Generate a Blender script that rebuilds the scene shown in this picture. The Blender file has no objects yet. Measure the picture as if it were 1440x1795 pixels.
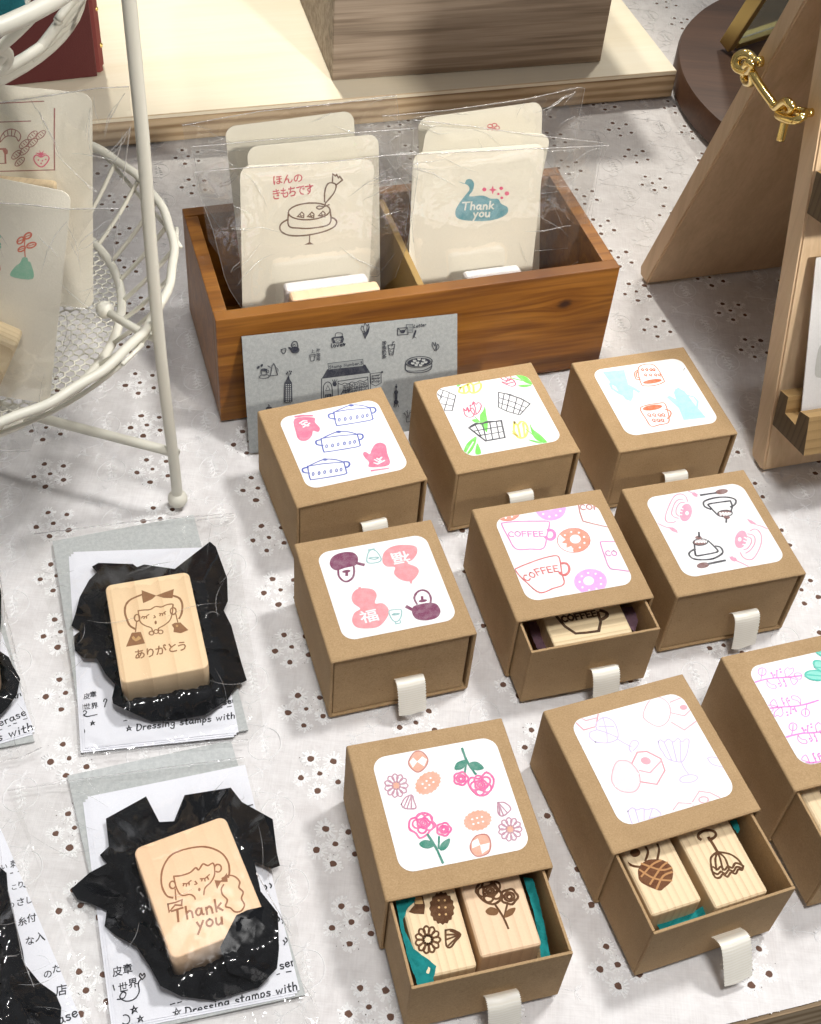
import bpy, bmesh, math, random
from mathutils import Vector, Matrix, noise
from mathutils.geometry import tessellate_polygon, delaunay_2d_cdt

random.seed(7)
SC = bpy.context.scene
COL = SC.collection

# ------------------------------------------------------------------ camera
CAM_H, PITCH, ROLL, FPX = 0.52452, 0.831411, 0.098908, 2275.28
_f = Vector((0, math.cos(PITCH), -math.sin(PITCH)))
_r = Vector((1, 0, 0))
_u = _r.cross(_f)
CR = _r * math.cos(ROLL) + _u * math.sin(ROLL)
CU = -_r * math.sin(ROLL) + _u * math.cos(ROLL)
CF = _f
CP = Vector((0, 0, CAM_H))
cam = bpy.data.cameras.new('camera')
cam.sensor_fit = 'VERTICAL'
cam.sensor_height = 36
cam.lens = 36 * FPX / 1795
cam.clip_start = 0.01
cam.clip_end = 50
co = bpy.data.objects.new('camera', cam)
COL.objects.link(co)
co.matrix_world = Matrix(((CR.x, CU.x, -CF.x, 0), (CR.y, CU.y, -CF.y, 0), (CR.z, CU.z, -CF.z, CAM_H), (0, 0, 0, 1)))
SC.camera = co

# ------------------------------------------------------------------ light
W = bpy.data.worlds.new('World')
SC.world = W
W.use_nodes = True
wn = W.node_tree
bg = wn.nodes['Background']
tc = wn.nodes.new('ShaderNodeTexCoord')
sx = wn.nodes.new('ShaderNodeSeparateXYZ')
wr = wn.nodes.new('ShaderNodeValToRGB')
wn.links.new(tc.outputs['Generated'], sx.inputs[0])
wn.links.new(sx.outputs['Z'], wr.inputs[0])
wr.color_ramp.elements[0].position = 0.0
wr.color_ramp.elements[0].color = (0.25, 0.235, 0.225, 1)
wr.color_ramp.elements[1].position = 0.8
wr.color_ramp.elements[1].color = (0.40, 0.39, 0.40, 1)
wn.links.new(wr.outputs[0], bg.inputs[0])
bg.inputs[1].default_value = 0.64

def area(name, loc, target, power, size, col):
    l = bpy.data.lights.new(name, 'AREA')
    l.energy = power
    l.shape = 'DISK'
    l.size = size
    l.color = col
    o = bpy.data.objects.new(name, l)
    COL.objects.link(o)
    o.location = loc
    o.rotation_euler = (Vector(target) - Vector(loc)).to_track_quat('-Z', 'Y').to_euler()
    return o
def spot(name, loc, target, power, size, blend, col, soft):
    l = bpy.data.lights.new(name, 'SPOT')
    l.energy = power
    l.spot_size = math.radians(size)
    l.spot_blend = blend
    l.shadow_soft_size = soft
    l.color = col
    o = bpy.data.objects.new(name, l)
    COL.objects.link(o)
    o.location = loc
    o.rotation_euler = (Vector(target) - Vector(loc)).to_track_quat('-Z', 'Y').to_euler()
    return o
spot('key_spot', (0.46, 0.70, 1.35), (0.03, 0.27, 0), 50.0, 37, 0.55, (1.0, 0.985, 0.965), 0.09)
spot('card_spot', (0.75, -0.20, 0.80), (-0.07, 0.74, 0.18), 66.0, 29, 0.8, (1.0, 0.95, 0.87), 0.05)
spot('rear_spot', (0.55, 2.05, 1.55), (0.12, 1.0, 0), 48.0, 24, 0.6, (1.0, 0.95, 0.85), 0.08)
spot('board_spot', (-0.62, 2.05, 1.45), (-0.12, 1.06, 0), 165.0, 17.5, 0.6, (1.0, 0.94, 0.82), 0.07)
spot('rear_side_spot', (-0.28, 1.72, 1.70), (0.15, 0.80, 0), 92.0, 17, 0.7, (1.0, 0.95, 0.86), 0.06)
area('ceiling_lamp', (-0.25, 0.88, 1.52), (-0.03, 0.3, 0), 0.2, 0.10, (1.0, 0.985, 0.97))
spot('front_spot', (0.14, -0.04, 1.65), (0.03, 0.25, 0), 68.0, 32, 0.75, (1.0, 0.985, 0.97), 0.16)

SC.view_settings.view_transform = 'Standard'
SC.view_settings.look = 'None'
SC.view_settings.exposure = 0.0
SC.view_settings.gamma = 1.0
SC.render.engine = 'CYCLES'
SC.cycles.use_denoising = True
SC.cycles.transparent_max_bounces = 24
SC.cycles.max_bounces = 8

# ------------------------------------------------------------------ helpers
def ray(px, py):
    return CR * ((px - 720) / FPX) + CU * (-(py - 897.5) / FPX) + CF
def up(px, py, z=0.0):
    v = ray(px, py)
    return CP + v * ((z - CAM_H) / v.z)
def proj(P):
    d = Vector(P) - CP
    w = d.dot(CF)
    return (720 + FPX * d.dot(CR) / w, 897.5 - FPX * d.dot(CU) / w)
def Z(x0, y0, s):
    return lambda x, y: (x0 + x / s, y0 + y / s)
def P(s):
    return [tuple(float(a) for a in t.split(',')) for t in s.split()]

class Plane:
    def __init__(s, o, ex, ey):
        s.o = Vector(o); s.ex = Vector(ex).normalized()
        ey = Vector(ey)
        s.ey = (ey - s.ex * ey.dot(s.ex)).normalized()
        s.n = s.ex.cross(s.ey)
    def uv(s, px, py):
        v = ray(px, py)
        t = (s.o - CP).dot(s.n) / v.dot(s.n)
        q = CP + v * t - s.o
        return (q.dot(s.ex), q.dot(s.ey))
    def pt(s, u, v, w=0.0):
        return s.o + s.ex * u + s.ey * v + s.n * w

# ---- objects
MATS = {}
WM = {}
def set_props(o, label=None, cat=None, group=None, kind=None):
    if label: o['label'] = label
    if cat: o['category'] = cat
    if group: o['group'] = group
    if kind: o['kind'] = kind
    return o
def obj(name, bm, mats, parent=None, label=None, cat=None, group=None, kind=None, smooth=False, autosmooth=None, recalc=True, frame=None):
    """bm is in world coordinates"""
    if recalc:
        bmesh.ops.recalc_face_normals(bm, faces=bm.faces)
    me = bpy.data.meshes.new(name)
    if frame is not None:
        M = frame.copy()
    elif parent is None:
        xs = [v.co for v in bm.verts]
        lo = Vector((min(v.x for v in xs), min(v.y for v in xs), min(v.z for v in xs)))
        hi = Vector((max(v.x for v in xs), max(v.y for v in xs), max(v.z for v in xs)))
        M = Matrix.Translation(((lo.x + hi.x) / 2, (lo.y + hi.y) / 2, lo.z))
    else:
        M = WM[parent.name]
    bm.transform(M.inverted())
    for f in bm.faces:
        f.smooth = smooth
    bm.to_mesh(me)
    bm.free()
    if not isinstance(mats, (list, tuple)):
        mats = [mats]
    for m in mats:
        me.materials.append(m)
    if autosmooth:
        me.set_sharp_from_angle(angle=math.radians(autosmooth))
    o = bpy.data.objects.new(name, me)
    COL.objects.link(o)
    if parent is None:
        o.matrix_world = M
    else:
        o.parent = parent
    WM[o.name] = M
    return set_props(o, label, cat, group, kind)
def empty(name, M, label, cat, group=None):
    o = bpy.data.objects.new(name, None)
    o.empty_display_size = 0.01
    COL.objects.link(o)
    o.matrix_world = M
    WM[o.name] = M
    return set_props(o, label, cat, group)

# ---- mesh shapes (all world space)
def box(bm, M, sx_, sy_, sz_, bev=0.0, seg=2, mi=0):
    """box with its base centre at M's origin"""
    r = bmesh.ops.create_cube(bm, size=1.0, matrix=M @ Matrix.Translation((0, 0, sz_ / 2)) @ Matrix.Diagonal((sx_, sy_, sz_, 1)))
    vs = r['verts']
    fs = set(f for v in vs for f in v.link_faces)
    for f in fs: f.material_index = mi
    if bev > 0:
        es = list(set(e for v in vs for e in v.link_edges))
        bmesh.ops.bevel(bm, geom=es, offset=bev, segments=seg, affect='EDGES', profile=0.6)
def frame_from(d):
    d = d.normalized()
    a = Vector((0, 0, 1)) if abs(d.z) < 0.9 else Vector((1, 0, 0))
    x = d.cross(a).normalized()
    return x, d.cross(x).normalized()
def tube(bm, pts, r, n=10, closed=False, cap=True, mi=0, radii=None):
    pts = [Vector(p) for p in pts]
    N = len(pts)
    rings = []
    pv = None
    for i, p in enumerate(pts):
        a = pts[(i - 1) % N] if (closed or i > 0) else p
        b = pts[(i + 1) % N] if (closed or i < N - 1) else p
        d = (b - a).normalized()
        if pv is None:
            x, y = frame_from(d)
        else:
            x = (pv - d * pv.dot(d)).normalized(); y = d.cross(x)
        pv = x
        rr = radii[i] if radii else r
        rings.append([bm.verts.new(p + (x * math.cos(k * 2 * math.pi / n) + y * math.sin(k * 2 * math.pi / n)) * rr) for k in range(n)])
    for i in range(N if closed else N - 1):
        A, B = rings[i], rings[(i + 1) % N]
        for k in range(n):
            f = bm.faces.new((A[k], A[(k + 1) % n], B[(k + 1) % n], B[k])); f.material_index = mi
    if cap and not closed:
        bm.faces.new(rings[0][::-1]).material_index = mi
        bm.faces.new(rings[-1]).material_index = mi
def ball(bm, c, r, mi=0, seg=16):
    res = bmesh.ops.create_uvsphere(bm, u_segments=seg, v_segments=seg // 2 + 2, radius=r, matrix=Matrix.Translation(c))
    for v in res['verts']:
        for f in v.link_faces: f.material_index = mi
def smooth_pts(pts, closed=False, k=4):
    n = len(pts)
    if n < 3: return pts
    pts = [Vector(p) for p in pts]
    out = []
    for i in range(n if closed else n - 1):
        p0 = pts[(i - 1) % n] if (closed or i > 0) else pts[i]
        p1 = pts[i]; p2 = pts[(i + 1) % n]
        p3 = pts[(i + 2) % n] if (closed or i < n - 2) else p2
        for j in range(k):
            t = j / k
            out.append(0.5 * ((2 * p1) + (p2 - p0) * t + (2 * p0 - 5 * p1 + 4 * p2 - p3) * t * t + (3 * p1 - p0 - 3 * p2 + p3) * t ** 3))
    if not closed: out.append(pts[-1])
    return out
def prism(bm, poly3, ext, mi=0):
    """closed polygon in 3-D extruded by vector ext"""
    a = [bm.verts.new(p) for p in poly3]
    b = [bm.verts.new(Vector(p) + ext) for p in poly3]
    n = len(a)
    fs = []
    for i in range(n):
        fs.append(bm.faces.new((a[i], a[(i + 1) % n], b[(i + 1) % n], b[i])))
    for t in tessellate_polygon([[Vector(p) for p in poly3]]):
        fs.append(bm.faces.new([a[i] for i in t])); fs.append(bm.faces.new([b[i] for i in t][::-1]))
    for f in fs: f.material_index = mi
    return a, b
def rrect(cx, cy, w, h, r, seg=7):
    out = []
    for (sx_, sy_, a0) in ((1, 1, 0), (-1, 1, 90), (-1, -1, 180), (1, -1, 270)):
        for i in range(seg + 1):
            a = math.radians(a0 + 90 * i / seg)
            out.append((cx + sx_ * (w / 2 - r) + r * math.cos(a), cy + sy_ * (h / 2 - r) + r * math.sin(a)))
    return out
def slab(bm, pl, poly, t, mi=0, w0=0.0):
    """flat polygon on a plane with thickness t; its front at w0 + t"""
    prism(bm, [pl.pt(u, v, w0) for u, v in poly], pl.n * t, mi)

def clip_poly(poly, clip):
    for i in range(len(clip)):
        (ax, ay), (bx, by) = clip[i], clip[(i + 1) % len(clip)]
        inside = lambda p: (bx - ax) * (p[1] - ay) - (by - ay) * (p[0] - ax) >= 0
        out = []
        for j in range(len(poly)):
            p, q = poly[j], poly[(j + 1) % len(poly)]
            ip, iq = inside(p), inside(q)
            if ip: out.append(p)
            if ip != iq:
                d1 = (bx - ax) * (p[1] - ay) - (by - ay) * (p[0] - ax)
                d2 = (bx - ax) * (q[1] - ay) - (by - ay) * (q[0] - ax)
                t = d1 / (d1 - d2)
                out.append((p[0] + (q[0] - p[0]) * t, p[1] + (q[1] - p[1]) * t))
        poly = out
        if len(poly) < 3: return []
    return poly

# ---- a little pen alphabet for hand lettering
G = {
 'C': (.7, ['.65,.85 .4,1 .1,.75 .05,.35 .3,0 .65,.12']), 'O': (.75, ['.38,1 .08,.75 .05,.3 .38,0 .68,.3 .68,.72 .38,1']),
 'F': (.6, ['.1,0 .1,1 .6,.98', '.1,.52 .5,.52']), 'E': (.62, ['.6,0 .1,.02 .1,.98 .6,1', '.1,.52 .52,.52']),
 'T': (.8, ['0,.95 .8,1', '.4,.97 .36,0']), 'h': (.58, ['.1,1 .1,0', '.1,.4 .3,.58 .48,.45 .5,0']),
 'a': (.62, ['.5,.5 .25,.58 .06,.3 .2,.02 .42,.15 .5,.5', '.5,.55 .5,.1 .6,0']), 'n': (.58, ['.1,.55 .1,0', '.1,.38 .3,.58 .47,.42 .5,0']),
 'k': (.58, ['.1,1 .1,0', '.5,.6 .12,.25', '.22,.34 .55,0']), 'y': (.58, ['.06,.55 .28,.1', '.52,.58 .1,-.4']),
 'Y': (.7, ['.05,1 .35,.5', '.7,1 .1,-.1']),
 'o': (.58, ['.3,.58 .08,.42 .08,.15 .3,0 .5,.15 .5,.42 .3,.58']), 'u': (.58, ['.08,.56 .1,.15 .28,0 .48,.2 .5,.55', '.5,.55 .52,0']),
 'L': (.55, ['.12,1 .08,0 .5,.02']), 'e': (.55, ['.08,.3 .48,.36 .4,.56 .15,.52 .06,.22 .25,0 .5,.12']), 't': (.45, ['.22,.9 .2,.1 .4,.02', '.02,.58 .42,.6']),
 'r': (.45, ['.1,.55 .1,0', '.1,.35 .25,.55 .42,.52']), 'S': (.6, ['.55,.88 .3,1 .08,.8 .3,.55 .55,.3 .35,0 .05,.12']), 's': (.5, ['.44,.5 .2,.58 .1,.42 .42,.2 .3,0 .05,.08']),
 'm': (.85, ['.08,.55 .08,0', '.08,.4 .25,.58 .4,.42 .42,0', '.42,.4 .58,.58 .75,.42 .77,0']), 'p': (.58, ['.1,.55 .08,-.4', '.1,.45 .35,.58 .5,.3 .3,.02 .1,.12']),
 'N': (.75, ['.08,0 .1,1 .62,.02 .65,1']), 'b': (.58, ['.1,1 .1,.02 .4,.05 .5,.35 .3,.55 .1,.4']), '.': (.25, ['.08,.02 .12,.04']),
 '3': (.55, ['.08,.9 .4,1 .45,.72 .2,.55 .5,.4 .4,.02 .06,.1']), 'D': (.7, ['.1,1 .1,0 .5,.1 .66,.5 .45,.92 .02,1']), 'i': (.28, ['.14,.55 .14,0', '.14,.8 .15,.84']),
 'g': (.6, ['.48,.5 .22,.56 .08,.3 .28,.08 .48,.3', '.5,.55 .48,-.3 .2,-.4 .06,-.22']), 'w': (.8, ['.04,.56 .2,0 .38,.5 .56,0 .74,.58']), 'l': (.3, ['.12,1 .12,.1 .25,0']),
 'v': (.55, ['.05,.56 .26,0 .5,.58']), ' ': (.4, []), '*': (.9, ['.1,.0 .45,1 .8,.0 .02,.62 .9,.62 .1,.0']), '_': (.6, ['.05,-.25 .5,-.22']),
}
FONT = {}
def glyph(ch):
    if ch not in FONT:
        c = bpy.data.curves.new('glyph', 'FONT'); c.body = ch; c.resolution_u = 2; c.offset = .015
        o = bpy.data.objects.new('glyph', c); COL.objects.link(o)
        m = o.evaluated_get(bpy.context.evaluated_depsgraph_get()).to_mesh()
        FONT[ch] = [[(m.vertices[i].co.x, m.vertices[i].co.y) for i in p.vertices] for p in m.polygons]
        bpy.data.objects.remove(o); bpy.data.curves.remove(c)
    return FONT[ch]

class Art:
    """ink printed on a flat sheet: thin polygons, later layers a hair above earlier ones"""
    def __init__(s, plane, zoom, clip=None, w0=4e-5):
        s.pl = plane; s.zm = zoom; s.clip = clip; s.w = w0; s.items = []
        s.ws = 1.0
    def q(s, p):
        return s.pl.uv(*s.zm(p[0], p[1]))
    def add(s, col, poly):
        if s.clip:
            a = sum(poly[i][0] * poly[(i + 1) % len(poly)][1] - poly[(i + 1) % len(poly)][0] * poly[i][1] for i in range(len(poly)))
            poly = clip_poly(poly, s.clip)
            if len(poly) < 3: return
        s.items.append((col, poly, s.w))
    def step(s): s.w += 3e-6
    def suv(s, col, wmm, pts, closed=False):
        """stroke through uv points"""
        s.step()
        pts = [Vector(p) for p in pts]
        o = [pts[0]]
        for p in pts[1:]:
            if (p - o[-1]).length > 2e-5: o.append(p)
        if closed and (o[0] - o[-1]).length < 2e-5: o.pop()
        pts = o
        n = len(pts)
        if n < 2: return
        h = wmm * 0.00057 * s.ws
        L, R = [], []
        for i, p in enumerate(pts):
            a = pts[(i - 1) % n] if (closed or i > 0) else None
            b = pts[(i + 1) % n] if (closed or i < n - 1) else None
            d1 = (p - a).normalized() if a is not None else None
            d2 = (b - p).normalized() if b is not None else None
            if d1 is None: d1 = d2
            if d2 is None: d2 = d1
            n1 = Vector((-d1.y, d1.x)); n2 = Vector((-d2.y, d2.x))
            m = n1 + n2
            m = n1 if m.length < 0.2 else m.normalized()
            k = 1 / max(0.55, m.dot(n1))
            hh = h * (1 + 0.22 * noise.noise(Vector((p.x * 700, p.y * 700, s.w * 1e5))))
            e = Vector((0, 0))
            if not closed and i == 0: e = -d2 * h * 0.8
            if not closed and i == n - 1: e = d1 * h * 0.8
            L.append(p + e + m * hh * k); R.append(p + e - m * hh * k)
        for i in range(n if closed else n - 1):
            j = (i + 1) % n
            s.add(col, [tuple(R[i]), tuple(R[j]), tuple(L[j]), tuple(L[i])])
    def S(s, col, w, pts, closed=False, sm=True):
        if isinstance(pts, str): pts = P(pts)
        if sm: pts = smooth_pts(pts, closed)
        s.suv(col, w, [s.q(p) for p in pts], closed)
    def fuv(s, col, pts):
        s.step()
        V = [Vector((p[0], p[1], 0)) for p in pts]
        for t in tessellate_polygon([V]):
            tri = [pts[i] for i in t]
            a = (tri[1][0] - tri[0][0]) * (tri[2][1] - tri[0][1]) - (tri[2][0] - tri[0][0]) * (tri[1][1] - tri[0][1])
            if abs(a) < 1e-14: continue
            if a < 0: tri = tri[::-1]
            s.add(col, [tuple(x) for x in tri])
    def F(s, col, pts, sm=True):
        if isinstance(pts, str): pts = P(pts)
        if sm: pts = smooth_pts(pts, True)
        s.fuv(col, [s.q(p) for p in pts])
    def ell(s, cx, cy, rx, ry, rot=0, n=20, a0=0, a1=360, bump=0, nb=0):
        out = []
        c, si = math.cos(math.radians(rot)), math.sin(math.radians(rot))
        full = abs(a1 - a0) >= 360
        for i in range(n if full else n + 1):
            a = math.radians(a0 + (a1 - a0) * i / n)
            k = 1 + bump * math.cos(nb * a)
            x, y = rx * k * math.cos(a), ry * k * math.sin(a)
            out.append((cx + c * x - si * y, cy + si * x + c * y))
        return out
    def E(s, col, cx, cy, rx, ry, rot=0, **k): s.F(col, s.ell(cx, cy, rx, ry, rot, **k), sm=False)
    def EO(s, col, w, cx, cy, rx, ry, rot=0, **k):
        full = abs(k.get('a1', 360) - k.get('a0', 0)) >= 360
        s.S(col, w, s.ell(cx, cy, rx, ry, rot, **k), closed=full, sm=False)
    def base(s, p0, p1):
        a = Vector(s.q(p0)); b = Vector(s.q(p1))
        r = (b - a); return a, r
    def T(s, col, w, text, p0, p1, hk=1.0, slant=0.0):
        """pen lettering from p0 to p1 along the baseline (zoom points)"""
        a, r = s.base(p0, p1)
        tot = sum(G[c][0] + 0.12 for c in text) - 0.12
        k = r.length / tot
        x = r.normalized(); y = Vector((-x.y, x.x)) * hk + x * slant
        cur = 0
        for c in text:
            gw, st = G[c]
            jig = random.uniform(-.04, .04)
            for q in st:
                pts = [Vector((px, py)) for px, py in P(q)]
                if len(pts) > 2 and c not in '*NEFLTkwv': pts = smooth_pts(pts, False, 3)
                s.suv(col, w, [a + x * ((cur + p[0]) * k) + y * ((p[1] + jig) * k) for p in pts])
            cur += gw + 0.12
    def J(s, col, ch, p0, p1, hk=1.0):
        """one font character whose width runs from p0 to p1 on its baseline"""
        a, r = s.base(p0, p1)
        x = r; y = Vector((-r.y, r.x)) * hk
        s.step()
        for poly in glyph(ch):
            pts = [tuple(a + x * u + y * v) for u, v in poly]
            ar = sum(pts[i][0] * pts[(i + 1) % len(pts)][1] - pts[(i + 1) % len(pts)][0] * pts[i][1] for i in range(len(pts)))
            if abs(ar) < 1e-14: continue
            if ar < 0: pts = pts[::-1]
            s.add(col, pts)
    def emit(s, bm, base_mats, inkf):
        cols = []
        for c, _, _ in s.items:
            if c not in cols: cols.append(c)
        n0 = len(base_mats)
        for c, poly, w in s.items:
            vs = [bm.verts.new(s.pl.pt(u, v, w)) for u, v in poly]
            try:
                f = bm.faces.new(vs)
            except ValueError:
                continue
            f.material_index = n0 + cols.index(c)
        return list(base_mats) + [inkf(c) for c in cols]

def crumple(bm, outline, zf, spacing, seed=0, mi=0, edge_jit=0.0):
    """sheet whose outline follows pixel points; zf(px,py) gives its height; vertices are unprojected to that height"""
    rnd = random.Random(seed)
    pts = []
    n = len(outline)
    for i in range(n):
        a, b = outline[i], outline[(i + 1) % n]
        L = math.hypot(b[0] - a[0], b[1] - a[1]); k = max(1, int(L / spacing))
        for j in range(k):
            t = j / k
            e = edge_jit if j else 0
            pts.append((a[0] + (b[0] - a[0]) * t + rnd.uniform(-e, e), a[1] + (b[1] - a[1]) * t + rnd.uniform(-e, e)))
    m = len(pts)
    xs = [p[0] for p in pts]; ys = [p[1] for p in pts]
    def inside(x, y):
        c = False
        for i in range(m):
            (x1, y1), (x2, y2) = pts[i], pts[(i + 1) % m]
            if (y1 > y) != (y2 > y) and x < (x2 - x1) * (y - y1) / (y2 - y1) + x1: c = not c
        return c
    y = min(ys)
    row = 0
    while y < max(ys):
        x = min(xs) + (spacing / 2 if row % 2 else 0)
        while x < max(xs):
            q = (x + rnd.uniform(-.25, .25) * spacing, y + rnd.uniform(-.25, .25) * spacing)
            if inside(*q): pts.append(q)
            x += spacing
        y += spacing * 0.87; row += 1
    vs, es, fs, *_ = delaunay_2d_cdt([Vector(p) for p in pts], [], [list(range(m))], 1, 1e-6)
    bv = [bm.verts.new(up(v.x, v.y, zf(v.x, v.y))) for v in vs]
    for f in fs:
        try: bm.faces.new([bv[i] for i in f]).material_index = mi
        except ValueError: pass
    return bv
def sheet(bm, pl, outline_uv, wf, spacing, seed=0, mi=0):
    """the same on a tilted plane; wf(u,v) is the offset along the normal"""
    rnd = random.Random(seed)
    pts = []; n = len(outline_uv)
    for i in range(n):
        a, b = outline_uv[i], outline_uv[(i + 1) % n]
        L = math.hypot(b[0] - a[0], b[1] - a[1]); k = max(1, int(L / spacing))
        for j in range(k):
            t = j / k; pts.append((a[0] + (b[0] - a[0]) * t, a[1] + (b[1] - a[1]) * t))
    m = len(pts)
    def inside(x, y):
        c = False
        for i in range(m):
            (x1, y1), (x2, y2) = pts[i], pts[(i + 1) % m]
            if (y1 > y) != (y2 > y) and x < (x2 - x1) * (y - y1) / (y2 - y1) + x1: c = not c
        return c
    xs = [p[0] for p in pts]; ys = [p[1] for p in pts]
    y = min(ys); row = 0
    while y < max(ys):
        x = min(xs) + (spacing / 2 if row % 2 else 0)
        while x < max(xs):
            q = (x + rnd.uniform(-.25, .25) * spacing, y + rnd.uniform(-.25, .25) * spacing)
            if inside(*q): pts.append(q)
            x += spacing
        y += spacing * 0.87; row += 1
    vs, es, fs, *_ = delaunay_2d_cdt([Vector(p) for p in pts], [], [list(range(m))], 1, 1e-9)
    bv = [bm.verts.new(pl.pt(v.x, v.y, wf(v.x, v.y))) for v in vs]
    for f in fs:
        try: bm.faces.new([bv[i] for i in f]).material_index = mi
        except ValueError: pass
def ridge(x, y, s, seed=0.0):
    return 1 - abs(noise.noise(Vector((x * s, y * s, seed)))) * 2

# ------------------------------------------------------------------ materials
class N:
    def __init__(s, name):
        s.m = bpy.data.materials.new(name); s.m.use_nodes = True
        s.t = s.m.node_tree; s.p = s.t.nodes['Principled BSDF']; s.out = s.t.nodes['Material Output']
        s._c = None
    def n(s, typ, **k):
        x = s.t.nodes.new(typ)
        for a, b in k.items(): setattr(x, a, b)
        return x
    def l(s, a, b): s.t.links.new(a, b)
    def coord(s, scale=(1, 1, 1), rot=(0, 0, 0)):
        tc_ = s.n('ShaderNodeTexCoord'); mp = s.n('ShaderNodeMapping')
        mp.inputs['Scale'].default_value = scale; mp.inputs['Rotation'].default_value = rot
        oi = s.n('ShaderNodeObjectInfo')
        ad = s.n('ShaderNodeVectorMath', operation='MULTIPLY_ADD')
        cb = s.n('ShaderNodeCombineXYZ')
        for i in range(3): s.l(oi.outputs['Random'], cb.inputs[i])
        s.l(cb.outputs[0], ad.inputs[0]); ad.inputs[1].default_value = (0.37, 0.53, 0.29)
        s.l(tc_.outputs['Object'], ad.inputs[2])
        s.l(ad.outputs[0], mp.inputs[0]); return mp.outputs[0]
    def noise(s, vec, scale, detail=3, rough=.6, dist=0.0):
        x = s.n('ShaderNodeTexNoise'); s.l(vec, x.inputs['Vector'])
        x.inputs['Scale'].default_value = scale; x.inputs['Detail'].default_value = detail
        x.inputs['Roughness'].default_value = rough; x.inputs['Distortion'].default_value = dist
        return x.outputs['Fac']
    def ramp(s, fac, stops):
        x = s.n('ShaderNodeValToRGB'); s.l(fac, x.inputs[0])
        e = x.color_ramp.elements
        while len(e) < len(stops): e.new(0.5)
        for el_, (p_, c_) in zip(e, stops):
            el_.position = p_; el_.color = (*c_, 1) if len(c_) == 3 else c_
        return x.outputs[0]
    def mix(s, fac, a, b, mode='MIX'):
        x = s.n('ShaderNodeMix', data_type='RGBA', blend_type=mode)
        if isinstance(fac, (int, float)): x.inputs[0].default_value = fac
        else: s.l(fac, x.inputs[0])
        for i, v in ((6, a), (7, b)):
            if isinstance(v, tuple): x.inputs[i].default_value = (*v, 1)
            else: s.l(v, x.inputs[i])
        return x.outputs[2]
    def col(s, c):
        if isinstance(c, tuple): s.p.inputs['Base Color'].default_value = (*c, 1)
        else: s.l(c, s.p.inputs['Base Color'])
        return s
    def bump(s, h, strength=.3, dist=.001):
        b = s.n('ShaderNodeBump'); b.inputs['Strength'].default_value = strength; b.inputs['Distance'].default_value = dist
        s.l(h, b.inputs['Height']); s.l(b.outputs[0], s.p.inputs['Normal']); return b.outputs[0]
    def set(s, **k):
        for a, b in k.items(): s.p.inputs[a.replace('_', ' ')].default_value = b
        return s
def lin(r, g, b):
    f = lambda c: (c / 255 / 12.92) if c / 255 <= .04045 else ((c / 255 + .055) / 1.055) ** 2.4
    return (f(r), f(g), f(b))

def mk_kraft():
    x = N('kraft_card'); v = x.coord()
    a = x.noise(v, 1350, 4, .8); b = x.noise(v, 90, 3)
    vs = x.coord((1, 7, 1)); fl = x.noise(vs, 700, 2, .5)
    c = x.ramp(a, [(.28, (.27, .178, .088)), (.5, (.40, .265, .138)), (.74, (.54, .385, .22))])
    c = x.mix(.35, c, x.ramp(b, [(.3, (.34, .22, .105)), (.7, (.46, .31, .16))]))
    dk = x.ramp(fl, [(.66, (1, 1, 1)), (.74, (.58, .48, .38))])
    c = x.mix(.55, c, dk, 'MULTIPLY')
    x.col(c).set(Roughness=.78, Specular_IOR_Level=.25)
    x.bump(a, .16, .0004); return x.m
def mk_paper(name, col, rough=.7, grain=900, amt=.25, b=.0004):
    x = N(name); v = x.coord(); a = x.noise(v, grain, 4, .7); l_ = x.noise(v, 40, 2)
    d = tuple(c * .90 for c in col)
    c = x.mix(x.ramp(a, [(.3, (0, 0, 0)), (.75, (1, 1, 1))]), d, col)
    c = x.mix(.25, c, x.ramp(l_, [(.3, tuple(c_ * .93 for c_ in col)), (.7, col)]))
    x.col(c).set(Roughness=rough, Specular_IOR_Level=.3); x.bump(a, amt, b); return x.m
INK = {}
def ink(c, paper=(.84, .83, .82), amt=.5):
    key = (c, paper)
    if key in INK: return INK[key]
    x = N('stamp_ink'); v = x.coord()
    a = x.noise(v, 2600, 3, .7); b = x.noise(v, 260, 2, .6)
    f = x.ramp(a, [(.30, (0, 0, 0)), (.52, (1, 1, 1))])
    col = tuple(k * .92 for k in lin(*c))
    light = tuple(k * .74 + p_ * .26 for k, p_ in zip(col, paper))
    q = x.mix(f, light, col)
    q = x.mix(.4, q, x.ramp(b, [(.35, light), (.6, col)]))
    x.col(q).set(Roughness=.75, Specular_IOR_Level=.2)
    INK[key] = x.m
    return x.m
def pen_ink(c): return ink(c, (.35, .35, .36))
def burn_ink(c): return ink(c, (.45, .28, .14))
def gray_ink(c): return ink(c, (.3, .31, .31))

def mk_wood(name, c1, c2, c3, scale=1.0, axis=0, rough=.5, ring=60, stretch=.06, dark=(.06, .03, .015), bumps=.15, spec=.4, streak=0.0):
    x = N(name)
    st = [1, 1, 1]; st[axis] = stretch
    v = x.coord(tuple(a * scale for a in st))
    n1 = x.noise(v, ring, 3, .55, .8); n2 = x.noise(v, ring * 9, 3, .6); n3 = x.noise(v, 1.7 * ring * .2, 2)
    c = x.ramp(n1, [(.30, c1), (.48, c2), (.62, c3), (.70, c2)])
    c = x.mix(.38, c, x.ramp(n2, [(.3, c1), (.7, c3)]))
    c = x.mix(.3, c, x.ramp(n3, [(.3, c1), (.7, c3)]))
    if streak:
        c = x.mix(streak, c, x.ramp(x.noise(v, ring * 3.1, 2, .5, .3), [(.40, dark), (.52, (1, 1, 1))]), 'MULTIPLY')
    x.col(c).set(Roughness=rough, Specular_IOR_Level=spec)
    x.bump(n2, bumps, .0004); return x.m
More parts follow.
